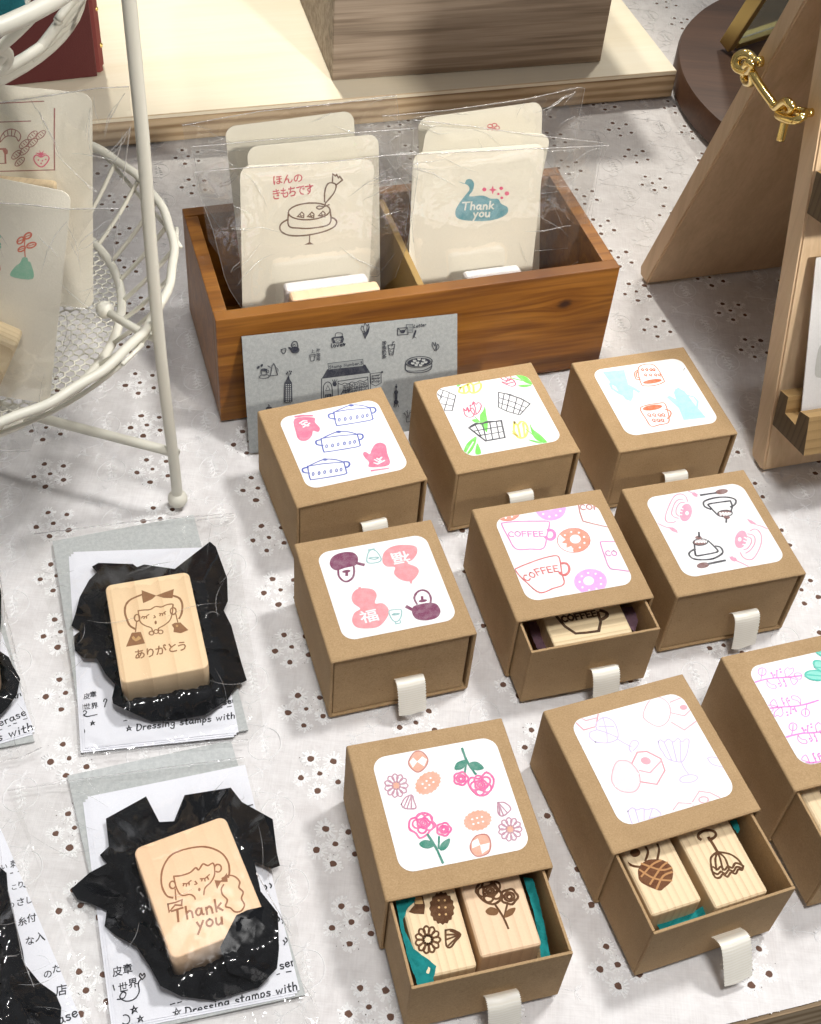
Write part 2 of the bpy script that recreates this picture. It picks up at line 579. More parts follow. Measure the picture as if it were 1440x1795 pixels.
def mk_grainwood(name, base, line, freq, axis_across=0, rough=.55, amt=.6, dist=.6):
    """softwood with fine parallel growth lines"""
    x = N(name); st = [.05, .05, .05]; st[axis_across] = 1
    v = x.coord(tuple(st))
    w = x.n('ShaderNodeTexWave', wave_type='BANDS', bands_direction='XYZ'[axis_across], wave_profile='SAW')
    x.l(v, w.inputs['Vector']); w.inputs['Scale'].default_value = freq; w.inputs['Distortion'].default_value = dist
    w.inputs['Detail'].default_value = 2; w.inputs['Detail Scale'].default_value = 1.2
    n1 = x.noise(v, 60, 2); n2 = x.noise(x.coord(), 1500, 3)
    f = x.ramp(w.outputs['Fac'], [(.55, (0, 0, 0)), (.95, (1, 1, 1))])
    mul = x.n('ShaderNodeMath', operation='MULTIPLY'); x.l(f, mul.inputs[0]); x.l(x.ramp(n1, [(.3, (.2, .2, .2)), (.7, (1, 1, 1))]), mul.inputs[1])
    m2 = x.n('ShaderNodeMath', operation='MULTIPLY'); x.l(mul.outputs[0], m2.inputs[0]); m2.inputs[1].default_value = amt
    c = x.mix(m2.outputs[0], base, line)
    c = x.mix(.25, c, x.ramp(n2, [(.3, tuple(b * .8 for b in base)), (.7, tuple(min(1, b * 1.08) for b in base))]))
    x.col(c).set(Roughness=rough, Specular_IOR_Level=.3); x.bump(n2, .12, .0003); return x.m
def mk_plain(name, col, rough=.5, metal=0, spec=.5, grain=0, bump=.2):
    x = N(name); 
    if grain:
        a = x.noise(x.coord(), grain, 3)
        x.col(x.mix(x.ramp(a, [(.3, (0, 0, 0)), (.7, (1, 1, 1))]), tuple(c * .82 for c in col), col)); x.bump(a, bump, .0006)
    else: x.col(col)
    x.set(Roughness=rough, Metallic=metal, Specular_IOR_Level=spec); return x.m
def mk_cello(name, haze=.035, k=1.5, rough=.07, bscale=120, bstr=.5):
    x = N(name); x.t.nodes.remove(x.p)
    v = x.coord(); 
    a = x.noise(v, bscale, 3, .55, .4); vo = x.n('ShaderNodeTexVoronoi', feature='DISTANCE_TO_EDGE'); x.l(x.coord((1, .55, 1), (0, 0, .5)), vo.inputs['Vector']); vo.inputs['Scale'].default_value = bscale * .55
    ed = x.ramp(vo.outputs['Distance'], [(0, (1, 1, 1)), (.06, (0, 0, 0))])
    ad = x.n('ShaderNodeMath', operation='MULTIPLY_ADD'); x.l(ed, ad.inputs[0]); ad.inputs[1].default_value = .10; x.l(a, ad.inputs[2])
    b = x.n('ShaderNodeBump'); b.inputs['Strength'].default_value = bstr; b.inputs['Distance'].default_value = .0022; x.l(ad.outputs[0], b.inputs['Height'])
    lw = x.n('ShaderNodeLayerWeight'); x.l(b.outputs[0], lw.inputs['Normal']); pw = x.n('ShaderNodeMath', operation='POWER'); x.l(lw.outputs['Facing'], pw.inputs[0]); pw.inputs[1].default_value = 4.0; fr = x.n('ShaderNodeMath', operation='MULTIPLY_ADD'); x.l(pw.outputs[0], fr.inputs[0]); fr.inputs[1].default_value = .85; fr.inputs[2].default_value = .045
    mu = x.n('ShaderNodeMath', operation='MULTIPLY', use_clamp=True); x.l(fr.outputs[0], mu.inputs[0]); mu.inputs[1].default_value = k
    tr = x.n('ShaderNodeBsdfTransparent'); tr.inputs[0].default_value = (.975, .975, .97, 1)
    gl = x.n('ShaderNodeBsdfGlossy'); gl.inputs['Roughness'].default_value = rough; x.l(b.outputs[0], gl.inputs['Normal'])
    df = x.n('ShaderNodeBsdfTranslucent'); df.inputs[0].default_value = (.9, .9, .9, 1)
    d2 = x.n('ShaderNodeBsdfDiffuse'); d2.inputs[0].default_value = (.9, .9, .9, 1)
    mh0 = x.n('ShaderNodeMixShader'); mh0.inputs[0].default_value = .5; x.l(df.outputs[0], mh0.inputs[1]); x.l(d2.outputs[0], mh0.inputs[2])
    mh = x.n('ShaderNodeMixShader'); mh.inputs[0].default_value = haze; x.l(tr.outputs[0], mh.inputs[1]); x.l(mh0.outputs[0], mh.inputs[2])  # white diffuse haze added to stand in for reflections and glints on film
    ms = x.n('ShaderNodeMixShader'); x.l(mu.outputs[0], ms.inputs[0]); x.l(mh.outputs[0], ms.inputs[1]); x.l(gl.outputs[0], ms.inputs[2])
    x.l(ms.outputs[0], x.out.inputs[0]); return x.m
def mk_cloth():
    x = N('eyelet_cotton'); v = x.coord()
    # woven threads both ways, cloudy density
    w1 = x.noise(x.coord((1, .04, 1), (0, 0, .335)), 1500, 2, .5); w2 = x.noise(x.coord((.04, 1, 1), (0, 0, .335)), 1500, 2, .5)
    ad = x.n('ShaderNodeMath', operation='ADD'); x.l(w1, ad.inputs[0]); x.l(w2, ad.inputs[1])
    f = x.ramp(ad.outputs[0], [(.75, (0, 0, 0)), (1.0, (1, 1, 1))])
    hf = x.n('ShaderNodeMath', operation='MULTIPLY'); x.l(ad.outputs[0], hf.inputs[0]); hf.inputs[1].default_value = .5
    f = x.ramp(hf.outputs[0], [(.38, (0, 0, 0)), (.62, (1, 1, 1))])
    c = x.mix(f, (.64, .62, .615), (.77, .755, .75))
    big = x.noise(v, 22, 3, .6); md = x.noise(v, 140, 3, .6, .5)
    c = x.mix(.45, c, x.ramp(big, [(.36, (.57, .54, .53)), (.64, (.80, .785, .78))]))
    c = x.mix(.30, c, x.ramp(md, [(.35, (.58, .555, .545)), (.65, (.82, .81, .805))]))
    x.col(c).set(Roughness=.85, Specular_IOR_Level=.15)
    bb = x.n('ShaderNodeMath', operation='MULTIPLY_ADD'); x.l(md, bb.inputs[0]); bb.inputs[1].default_value = 1.6; x.l(hf.outputs[0], bb.inputs[2])
    x.bump(bb.outputs[0], .35, .0008); return x.m
def mk_ply_edge():
    x = N('plywood_edge'); v = x.coord((.12, .12, 1))
    w = x.n('ShaderNodeTexWave', wave_type='BANDS', bands_direction='Z'); x.l(v, w.inputs['Vector']); w.inputs['Scale'].default_value = 46; w.inputs['Distortion'].default_value = 2.0; w.inputs['Detail'].default_value = 3; w.inputs['Detail Scale'].default_value = 3
    n1 = x.noise(v, 160, 3)
    c = x.ramp(w.outputs['Fac'], [(.1, (.36, .24, .13)), (.5, (.62, .47, .29)), (.9, (.76, .60, .40))])
    c = x.mix(.4, c, x.ramp(n1, [(.35, (.22, .14, .07)), (.7, (.58, .44, .29))]))
    x.col(c).set(Roughness=.7); x.bump(n1, .2, .0006); return x.m
def mk_ribbon():
    x = N('grosgrain_ribbon'); v = x.coord((1, 1, 1))
    w = x.n('ShaderNodeTexWave', wave_type='BANDS', bands_direction='Z'); x.l(v, w.inputs['Vector']); w.inputs['Scale'].default_value = 260; w.inputs['Distortion'].default_value = .4
    a = x.noise(v, 1400, 2)
    x.col(x.mix(x.ramp(w.outputs['Fac'], [(.2, (0, 0, 0)), (.8, (1, 1, 1))]), (.90, .86, .75), (.95, .92, .83))).set(Roughness=.42, Specular_IOR_Level=.5)
    x.bump(w.outputs['Fac'], .12, .0003); return x.m
def mk_recycled(g=1.0):
    x = N('grey_recycled_card'); v = x.coord(); a = x.noise(v, 1500, 4, .75); b = x.noise(v, 520, 2, .5)
    c = x.ramp(a, [(.28, (.36 * g, .38 * g, .38 * g)), (.5, (.49 * g, .51 * g, .505 * g)), (.78, (.62 * g, .64 * g, .63 * g))])
    c = x.mix(.5, c, x.ramp(b, [(.38, (.43 * g, .45 * g, .45 * g)), (.62, (.55 * g, .57 * g, .56 * g))]))
    x.col(c).set(Roughness=.8, Specular_IOR_Level=.2); x.bump(a, .2, .0004); return x.m
def mk_glass():
    x = N('pane_glass'); x.col((.75, .85, .80)).set(Roughness=.05, Transmission_Weight=.9, IOR=1.45); return x.m
def mk_tissue(name, c, tr):
    x = N(name); v = x.coord(); a = x.noise(v, 260, 4, .65); b = x.noise(v, 1100, 2)
    x.col(x.mix(x.ramp(a, [(.3, (0, 0, 0)), (.7, (1, 1, 1))]), tuple(k * .72 for k in c), c)).set(Roughness=.85, Specular_IOR_Level=.15)
    ad = x.n('ShaderNodeMath', operation='MULTIPLY_ADD'); x.l(a, ad.inputs[0]); ad.inputs[1].default_value = 2.0; x.l(b, ad.inputs[2])
    nb = x.bump(ad.outputs[0], .2, .0008)
    if tr:
        t = x.n('ShaderNodeBsdfTranslucent'); t.inputs[0].default_value = (*c, 1); m = x.n('ShaderNodeMixShader'); m.inputs[0].default_value = tr
        x.l(x.p.outputs[0], m.inputs[1]); x.l(t.outputs[0], m.inputs[2]); x.l(m.outputs[0], x.out.inputs[0])
    return x.m

KRAFT = mk_kraft()
STICKER = mk_paper('sticker_paper', (.88, .88, .885), .5, 1500, .06)
CARD = mk_paper('cream_card', (.88, .835, .715), .8, 1100, .35)
CARD2 = mk_paper('white_card', (.86, .85, .84), .8, 900, .4)
LEAF = mk_paper('leaflet_paper', (.86, .87, .93), .7, 1500, .08)
GREY = mk_recycled()
GREY2 = mk_recycled(.60)
CLOTH = mk_cloth()
THREAD = mk_plain('white_thread', (.94, .935, .93), .8, grain=2600, spec=.2, bump=.4)
THIN = mk_plain('fine_white_thread', (.86, .85, .85), .8, grain=2600, spec=.2, bump=.4)
HOLE = mk_plain('wood_seen_through_eyelet', (.15, .08, .055), .9, grain=900)
SPECK = mk_plain('dark_stitch_hole', (.07, .045, .04), .9)
PLY = mk_wood('pale_plywood_face', (.78, .69, .51), (.84, .76, .59), (.87, .81, .66), 1, 0, .55, 30, .08, spec=.35, bumps=.06)
PLYE = mk_ply_edge()
ORANGE = mk_wood('orange_varnished_pine', (.14, .046, .005), (.25, .094, .010), (.36, .150, .022), 1, 0, .42, 62, .05, bumps=.12, spec=.45, streak=.35, dark=(.42, .28, .18))
GREYWOOD = mk_wood('grey_brown_wood_grain', (.18, .138, .10), (.34, .27, .20), (.48, .39, .305), 1, 0, .6, 70, .03, bumps=.3, spec=.3, streak=.5, dark=(.42, .37, .33))
MAPLE = mk_grainwood('pale_maple_block', (.90, .67, .42), (.62, .39, .20), 26, 0, rough=.5, amt=.75, dist=2.2)
MAPLE_P = mk_grainwood('rosy_maple_block', (.92, .64, .41), (.76, .48, .28), 40, 0, rough=.5, amt=.35, dist=1.6)
PINE = mk_grainwood('pine_block', (.80, .63, .40), (.36, .20, .085), 95, 0)
PINE_B = mk_grainwood('pine_block_rosy', (.80, .58, .38), (.46, .25, .13), 70, 0, amt=.35)
PINE_X = mk_grainwood('pine_block_cross_grain', (.80, .64, .40), (.36, .22, .09), 90, 1)
EASEL = mk_wood('light_birch_board', (.50, .35, .205), (.66, .48, .30), (.75, .56, .365), 1, 2, .6, 55, .06, bumps=.15, spec=.3)
LEDGE = mk_grainwood('ledge_pine', (.42, .27, .115), (.14, .075, .025), 60, 2, amt=.8)
WALNUT = mk_wood('dark_walnut_disc', (.035, .016, .009), (.075, .034, .018), (.115, .055, .03), 1, 0, .45, 40, .08, bumps=.12, spec=.4)
WHITE = mk_plain('cream_painted_wire', (.68, .66, .57), .40, spec=.5)
BRASS = mk_plain('polished_brass', (.83, .62, .22), .16, 1.0)
GOLD = mk_plain('dull_gold_metal', (.58, .45, .20), .38, .85)
LEATHER = mk_plain('dark_red_leather', (.095, .012, .012), .55, grain=1700, bump=.4)
LEATHER_D = mk_plain('dark_red_leather_gusset', (.22, .04, .036), .6, grain=1700, bump=.3)
TEALCLOTH = mk_plain('teal_fabric', (.012, .20, .24), .8, grain=1400, bump=.5)
BLACKT = mk_tissue('black_tissue_paper', (.007, .008, .010), 0)
TEALT = mk_tissue('teal_tissue_paper', (.02, .30, .30), .25)
PURPT = mk_tissue('mauve_tissue_paper', (.20, .115, .145), .25)
RIBBON = mk_ribbon()
CELLO = mk_cello('clear_cellophane', .045, 2.8, .06, 40, .2)
CELLO_B = mk_cello('clear_cellophane_flat_bag', .003, .85, .10, 22, .12)
SEAM = mk_cello('cellophane_seam', .36, 3.5, .20, 300, .5)
CREASE = mk_cello('cellophane_crease', .26, 3.0, .20, 300, .4)
FOAM = mk_plain('white_foam', (.80, .76, .74), .6, grain=900)
GLASS = mk_glass()
FLOORM = mk_plain('grey_concrete_floor', (.62, .64, .62), .8, grain=30)
# ================================================================== setting
EA = math.radians(19.1)                         # the table's front edge runs this way
def Tm(x, y, z=0, yaw=0): return Matrix.Translation((x, y, z)) @ Matrix.Rotation(yaw, 4, 'Z')

bm = bmesh.new()
bmesh.ops.create_grid(bm, x_segments=1, y_segments=1, size=4, matrix=Matrix.Translation((0, 1, -.74)))
obj('floor', bm, FLOORM, kind='structure', label='grey concrete floor below the table edge', cat='floor')

TE = Tm(.1435, .2120, 0, EA)                    # point on the table's front edge
bm = bmesh.new()
box(bm, TE @ Matrix.Translation((0, .70, -.0300)), 2.2, 1.403, .0265, .0008, 1)
obj('display_table', bm, PLYE, label='plywood table top whose bare edge shows under the white cloth', cat='table')

# ---- tablecloth: woven sheet, eyelet flowers and embroidered ovals in one mesh
def cz(x, y):
    return -.0018 + .0007 * noise.noise(Vector((x * 9, y * 9, 1.3))) + .0007 * noise.noise(Vector((x * 26 + 5, y * 14, 4.1))) + .0011 * max(0, 1 - 2.2 * abs(noise.noise(Vector((x * 9 + y * 5, y * 7 - x * 4, 8.8))))) ** 3
def on_view(x, y, m=60):
    a, b = proj((x, y, 0)); return -m < a < 1440 + m and -m < b < 1795 + m
bm = bmesh.new()
ti = TE
nx, ny = 210, 190
grid = []
for j in range(ny + 1):
    row = []
    for i in range(nx + 1):
        lx = -1.0 + 1.75 * i / nx; ly = 1.35 * (j / ny) ** 1.0
        if j == 0: ly = .0008 * noise.noise(Vector((lx * 300, 0, 0))) - .0004
        p = ti @ Vector((lx, ly, 0)); row.append(bm.verts.new((p.x, p.y, cz(p.x, p.y))))
    grid.append(row)
for j in range(ny):
    for i in range(nx):
        bm.faces.new((grid[j][i], grid[j][i + 1], grid[j + 1][i + 1], grid[j + 1][i])).smooth = True
# frayed hem threads along the edge
for k in range(260):
    lx = -.35 + .65 * random.random(); p = ti @ Vector((lx, 0, 0)); a = EA - math.pi / 2 + random.uniform(-.9, .9); L = random.uniform(.0002, .0009)
    z = cz(p.x, p.y); s_ = Vector((math.cos(a), math.sin(a), -.3)) * L; o_ = Vector((math.cos(EA), math.sin(EA), 0)) * random.uniform(.0002, .0005)
    q = [bm.verts.new(Vector((p.x, p.y, z)) + d) for d in (-o_, o_, o_ * .4 + s_, -o_ * .4 + s_)]
    bm.faces.new(q).material_index = 1
U = Vector((.953, .300, 0)); V = Vector((.300, -.953, 0))
def spike(c, a, r0, r1, w0, w1, h, mi):
    d = Vector((math.cos(a), math.sin(a), 0)); t = Vector((-d.y, d.x, 0))
    P0 = c + d * r0; P1 = c + d * r1
    z0 = cz(P0.x, P0.y); z1 = cz(P1.x, P1.y)
    q = [Vector((P0.x, P0.y, z0)) - t * w0, Vector((P0.x, P0.y, z0)) + t * w0, Vector((P1.x, P1.y, z1)) + t * w1, Vector((P1.x, P1.y, z1)) - t * w1]
    top = [(q[0] + q[1]) / 2 + Vector((0, 0, h)), (q[2] + q[3]) / 2 + Vector((0, 0, h * .5))]
    v = [bm.verts.new(p) for p in q + top]
    for f in ((v[0], v[4], v[5], v[3]), (v[4], v[1], v[2], v[5])):
        bm.faces.new(f).material_index = mi
def eyelet(c, r):
    n = 9; z = cz(c.x, c.y) + .00022
    k = [random.uniform(.82, 1.12) for _ in range(n)]
    vs = [bm.verts.new((c.x + math.cos(i * 2 * math.pi / n) * r * k[i], c.y + math.sin(i * 2 * math.pi / n) * r * k[i] * .95, z)) for i in range(n)]
    bm.faces.new(vs).material_index = 3
    # raised buttonhole ring
    r1 = [r * k[i] for i in range(n)]
    rings = []
    for (g, hh) in ((.98, .0002), (1.3, .00042), (1.7, .00018)):
        rings.append([bm.verts.new((c.x + math.cos(i * 2 * math.pi / n) * r1[i] * g, c.y + math.sin(i * 2 * math.pi / n) * r1[i] * g, cz(c.x, c.y) + hh)) for i in range(n)])
    for A, B in zip(rings, rings[1:]):
        for i in range(n):
            bm.faces.new((A[i], A[(i + 1) % n], B[(i + 1) % n], B[i])).material_index = 1
    m = 17; a0 = random.random()
    for i in range(m):
        spike(c, a0 + i * 2 * math.pi / m + random.uniform(-.12, .12), r * 1.4, r * random.uniform(2.2, 3.3), .00050, random.uniform(.00028, .00058), .00036, 1)
OFFS = [(-4.93, 7.0), (5.59, 7.07), (-7.96, -3.41), (0, 0), (8.81, -3.64), (.29, -9.43)]
phase = {-4: 12, -3: 3, -2: 26, -1: 6, 0: 30.8, 1: .3, 2: 24.0, 3: 5, 4: 28, 5: 2, 6: 26, 7: 36.5, 8: 28.8, 9: 3, 10: 22}
def ribbon3(pts, w, h, mi):
    prev = None
    for i, p in enumerate(pts):
        a = pts[max(0, i - 1)]; b = pts[min(len(pts) - 1, i + 1)]
        d = (b - a).normalized() if (b - a).length > 1e-9 else Vector((1, 0, 0)); t = Vector((-d.y, d.x, 0)) * w
        z = cz(p.x, p.y)
        r_ = [bm.verts.new((p.x - t.x, p.y - t.y, z)), bm.verts.new((p.x, p.y, z + h)), bm.verts.new((p.x + t.x, p.y + t.y, z))]
        if prev:
            for k in range(2): bm.faces.new((prev[k], prev[k + 1], r_[k + 1], r_[k])).material_index = mi
        prev = r_
for c in range(-4, 11):
    u0 = 9.85 + (c - 1) * 55.4 if c <= 2 else 60.4 + (c - 2) * 55.4
    for k in range(-42, 0):
        v0 = phase[c] + (k + 7) * 36.7 - 7 * 36.7
        ctr = (U * u0 + V * v0) * .001
        edge_d = (ti.inverted() @ ctr).y
        if on_view(ctr.x, ctr.y) and edge_d > -.004:
            for dx, dy in OFFS:
                if (ti.inverted() @ (ctr + Vector((dx, dy, 0)) * .001)).y < .006: continue
                p = ctr + Vector((dx, dy, 0)) * .001 + Vector((random.uniform(-.4, .4), random.uniform(-.4, .4), 0)) * .001
                eyelet(p, random.uniform(.00140, .00178) * (.85 if (dx, dy) == (0, 0) else 1))
            for _ in range(7):
                a = random.random() * 6.28; rr = random.uniform(.003, .013 if edge_d > .014 else .004); p = ctr + Vector((math.cos(a), math.sin(a), 0)) * rr
                n = 5; rad = random.uniform(.00014, .0003)
                vs = [bm.verts.new((p.x + math.cos(i * 6.283 / n) * rad, p.y + math.sin(i * 6.283 / n) * rad, cz(p.x, p.y) + .00035)) for i in range(n)]
                bm.faces.new(vs).material_index = 4
        # vine of ovals between the flower columns
        oc = (U * (u0 + 33) + V * (v0 + 3)) * .001
        if on_view(oc.x, oc.y) and (ti.inverted() @ oc).y > .030:
            rot = .3 + random.uniform(-.1, .1)
            loop = []
            for i in range(27):
                a = i * 2 * math.pi / 26
                x_, y_ = 7.4 * math.cos(a) * (1 + .04 * math.cos(3 * a)), 8.6 * math.sin(a)
                loop.append(oc + Vector((x_ * math.cos(rot) + y_ * math.sin(rot), -x_ * math.sin(rot) + y_ * math.cos(rot), 0)) * .001)
            ribbon3(loop, .00036, .0003, 2)
            for i in range(9):                  # satin-stitch sprig inside
                t = -5.5 + i * 1.35; sgn = 1 if i % 2 else -1
                b0 = oc + (V * t + U * .2) * .001
                ang = math.atan2(V.y, V.x) + sgn * random.uniform(.7, 1.2)
                for q in range(4):
                    spike(b0, ang + (q - 1.5) * .22, .0003, random.uniform(.0022, .0038), .00028, .0001, .0003, 1)
            ribbon3([oc + (V * t + U * .5 * math.sin(t * .5)) * .001 for t in (-6, -3, 0, 3, 6)], .0003, .0003, 1)
            vine = [oc + (V * (8.6 + t) + U * (9 * math.sin(t * .34 + 1.0) - 7)) * .001 for t in [i * 1.7 for i in range(13)]]
            ribbon3(vine, .0003, .00025, 2)
            for i in range(3, 12, 2):
                d = (vine[i] - vine[i - 1]); ang = math.atan2(d.y, d.x)
                for sgn in (1, -1):
                    for q in range(3): spike(vine[i], ang + sgn * (.8 + q * .25), .0004, random.uniform(.003, .0046), .0004, .00012, .0003, 2 if i % 4 else 1)
obj('tablecloth', bm, [CLOTH, THREAD, THIN, HOLE, SPECK], label='white eyelet embroidered tablecloth covering the table', cat='tablecloth', recalc=False)

# ---- plywood display board at the back with what stands on it
BH = .0225
YB = math.radians(19.65)
MB_ = Tm(.1727, .9478, 0, YB)                  # front right bottom corner
bm = bmesh.new()
box(bm, MB_ @ Matrix.Translation((-.40, .20, .0003)), .80, .40, BH - .0040, .0006, 1, 0)
box(bm, MB_ @ Matrix.Translation((-.40, .20, BH - .0036)), .80, .40, .0036, .0006, 1, 1)
obj('plywood_board', bm, [PLYE, PLY], label='thick pale plywood board lying flat behind the wooden card box', cat='board', frame=MB_)
MC = Tm(-.0896, .8812, BH + .0003, math.radians(18.6))
bm = bmesh.new()
cw, cd, chh, ct = .2132, .19, .155, .009
box(bm, MC @ Matrix.Translation((cw / 2, ct / 2, 0)), cw, ct, chh, .0006, 1)
box(bm, MC @ Matrix.Translation((ct / 2, cd / 2 + ct / 2 + .0002, 0)), ct - .0004, cd - ct, chh - .0003, .0006, 1)
box(bm, MC @ Matrix.Translation((cw - ct / 2, cd / 2 + ct / 2 + .0002, 0)), ct - .0004, cd - ct, chh - .0003, .0006, 1)
box(bm, MC @ Matrix.Translation((cw / 2, cd + ct / 2 + .0006, 0)), cw, ct, chh, .0006, 1)
box(bm, MC @ Matrix.Translation((cw / 2, cd / 2 + ct / 2, .05)), cw - 2 * ct - .001, cd - ct - .001, .008, 0)
obj('wood_grain_crate', bm, GREYWOOD, label='grey brown wood grain crate standing on the plywood board', cat='crate', frame=MC)

# red pouch on the board
pr = up(170, 135, BH); MR = Tm(pr.x, pr.y, BH + .0003, math.radians(23))
root = empty('leather_pouch', MR, 'dark red leather pouch with a snap stud standing on the plywood board', 'pouch')
bm = bmesh.new()
box(bm, MR @ Matrix.Translation((-.065, .012, 0)), .13, .022, .085, .004, 3)
obj('body', bm, LEATHER, root)
bm = bmesh.new()
box(bm, MR @ Matrix.Translation((-.0655, -.0005, .001)), .132, .0026, .084, .001, 2)
obj('flap', bm, LEATHER, root)
bm = bmesh.new()
for yy in (.006, .0145, .021):
    tube(bm, [MR @ Vector((.0018 + .002 * (yy > .01), yy, z)) for z in (.002, .03, .06, .085)], .0042, 8)
obj('gusset', bm, LEATHER_D, root)
bm = bmesh.new()
ball(bm, MR @ Vector((.0062, .0105, .0185)), .0021); obj('snap_stud', bm, BRASS, root)
bm = bmesh.new(); ball(bm, MR @ Vector((.0062, .0105, .046)), .0018); obj('snap_stud', bm, BRASS, root)

# ---- cake stand
ctr = Vector((-.2592, .4993, 0))
MS = Matrix.Translation(ctr)
root = empty('cake_stand', MS, 'cream painted wire two tier stand with mesh floored baskets', 'cake stand')
pole = [Vector((-.1254, .4668, z)) for z in (.002, .03)]
prof = [(.06, -.0008), (.10, -.0015), (.14, -.0015), (.18, -.001), (.22, 0), (.26, 0), (.30, 0), (.34, .001), (.40, .004)]
din = (Vector((-.1254, .4668, 0)) - ctr).normalized()
pole += [Vector((-.1254, .4668, z)) + din * a for z, a in prof]
pole = smooth_pts(pole, False, 3)
for k in range(3):
    bm = bmesh.new()
    R3 = Matrix.Translation(ctr) @ Matrix.Rotation(k * 2 * math.pi / 3, 4, 'Z') @ Matrix.Translation(-ctr)
    tube(bm, [R3 @ p for p in pole], .0029, 14)
    pp = obj('pole', bm, WHITE, root, smooth=True)
    bm = bmesh.new(); ball(bm, R3 @ Vector((-.1254, .4668, .0054)), .0054)
    bmesh.ops.scale(bm, vec=(1, 1, .95), verts=bm.verts[:])
    WM[pp.name] = MS
    obj('foot', bm, WHITE, pp, smooth=True)
    bm = bmesh.new()
    tube(bm, [R3 @ up(311, 795, .04), R3 @ up(308, 793.5, .04), R3 @ up(80, 735, .04), ctr + Vector((0, 0, .04))], .0027, 12)
    obj('brace', bm, WHITE, root, smooth=True)
    bm = bmesh.new()
    tube(bm, [R3 @ Vector((-.1262, .467, .115)), R3 @ up(240, 578, .115), R3 @ up(186, 545, .115)], .0021, 10)
    ball(bm, R3 @ up(184, 543, .115), .0044)
    obj('basket_hook', bm, WHITE, root, smooth=True)
def ring(c, z, r, n=72, wob=.0, s=0):
    return [Vector((c.x + r * math.cos(a) * (1 + wob * noise.noise(Vector((math.cos(a) * 3, math.sin(a) * 3, s)))), c.y + r * math.sin(a), z)) for a in [i * 2 * math.pi / n for i in range(n)]]
def twist(c, z, r, rt, n=300, turns=26, amp=.0012):
    return [Vector((c.x + (r + amp * math.cos(turns * a)) * math.cos(a), c.y + (r + amp * math.cos(turns * a)) * math.sin(a), z + amp * math.sin(turns * a))) for a in [i * 2 * math.pi / n for i in range(n)]]
RZ, RR, FZ, FR = .123, .1309, .090, .1022
bm = bmesh.new()
tube(bm, twist(ctr, RZ, RR, .0022, amp=.0004), .0023, 10, closed=True)
obj('basket_rim', bm, WHITE, root, smooth=True)
bm = bmesh.new()                                # thin scroll wire that dips below the rim
for k in range(9):
    a0 = k * 2 * math.pi / 9 + .25
    pts = []
    for i in range(15):
        t = i / 14; a = a0 + t * .82; d = math.sin(math.pi * t)
        pts.append(Vector((ctr.x + (RR + .0035 - .006 * d) * math.cos(a), ctr.y + (RR + .0035 - .006 * d) * math.sin(a), RZ - .0015 - .007 * d)))
    tube(bm, pts, .0011, 8)
obj('scroll_wire', bm, WHITE, root, smooth=True)
bm = bmesh.new()
for k in range(38):
    a = k * 2 * math.pi / 38 + .07; b = a
    tube(bm, smooth_pts([Vector((ctr.x + RR * math.cos(a), ctr.y + RR * math.sin(a), RZ - .001)), Vector((ctr.x + .1175 * math.cos(a), ctr.y + .1175 * math.sin(a), .1055)), Vector((ctr.x + FR * math.cos(b), ctr.y + FR * math.sin(b), FZ))], False, 4), .0012, 7)
obj('basket_wires', bm, WHITE, root, smooth=True)
bm = bmesh.new()
tube(bm, ring(ctr, FZ, FR), .0024, 9, closed=True)
obj('floor_ring', bm, WHITE, root, smooth=True)
bm = bmesh.new()                                # hexagonal wire mesh floor
hs = .0029
ca, sa = math.cos(.30), math.sin(.30)
for r_ in range(-48, 49):
    for c_ in range(-44, 45):
        cx = (c_ + .5 * (r_ % 2)) * hs * 1.732; cy = r_ * hs * 1.5 * .9
        V3 = [(cx, cy + hs), (cx + hs * .866, cy + hs * .5), (cx + hs * .866, cy - hs * .5), (cx, cy - hs)]
        W3 = [Vector((ctr.x + x * ca - y * sa, ctr.y + x * sa + y * ca, FZ)) for x, y in V3]
        if all((w - ctr - Vector((0, 0, FZ))).length < FR for w in W3):
            a_ = proj(W3[0])
            if a_[0] > -40: tube(bm, W3, .00058, 4, cap=False)
obj('mesh_floor', bm, WHITE, root, smooth=True)
# upper tier
bm = bmesh.new(); tube(bm, ring(ctr, .29, .1217), .0033, 12, closed=True); obj('basket_rim', bm, WHITE, root, smooth=True)
bm = bmesh.new(); tube(bm, ring(ctr, .258, .1010), .0032, 10, closed=True, )
tube(bm, ring(ctr, .262, .1035), .0022, 8, closed=True)
obj('floor_ring', bm, WHITE, root, smooth=True)
bm = bmesh.new()
for k in range(14):
    a = k * 2 * math.pi / 14 + .1
    def cp(t, r, z): return Vector((ctr.x + r * math.cos(a + t), ctr.y + r * math.sin(a + t), z))
    tube(bm, smooth_pts([cp(0, .121, .289), cp(.10, .117, .283), cp(.22, .111, .274), cp(.26, .105, .265), cp(.20, .102, .260)], False, 4), .0021, 8)
    tube(bm, smooth_pts([cp(.30, .121, .289), cp(.22, .116, .281), cp(.10, .109, .271), cp(.02, .104, .263), cp(-.05, .102, .259)], False, 4), .0021, 8)
    tube(bm, smooth_pts([cp(.05, .110, .273), cp(.13, .113, .278), cp(.22, .110, .272), cp(.14, .106, .266), cp(.05, .110, .273)], False, 4), .0017, 8)
obj('scroll_wire', bm, WHITE, root, smooth=True)
bm = bmesh.new()
for k in range(9):
    x_ = -.08 + k * .02; h_ = math.sqrt(max(0, .1 ** 2 - x_ ** 2))
    tube(bm, [ctr + Vector((x_, -h_, .258)), ctr + Vector((x_, h_, .258))], .0012, 6)
obj('mesh_floor', bm, WHITE, root, smooth=True)
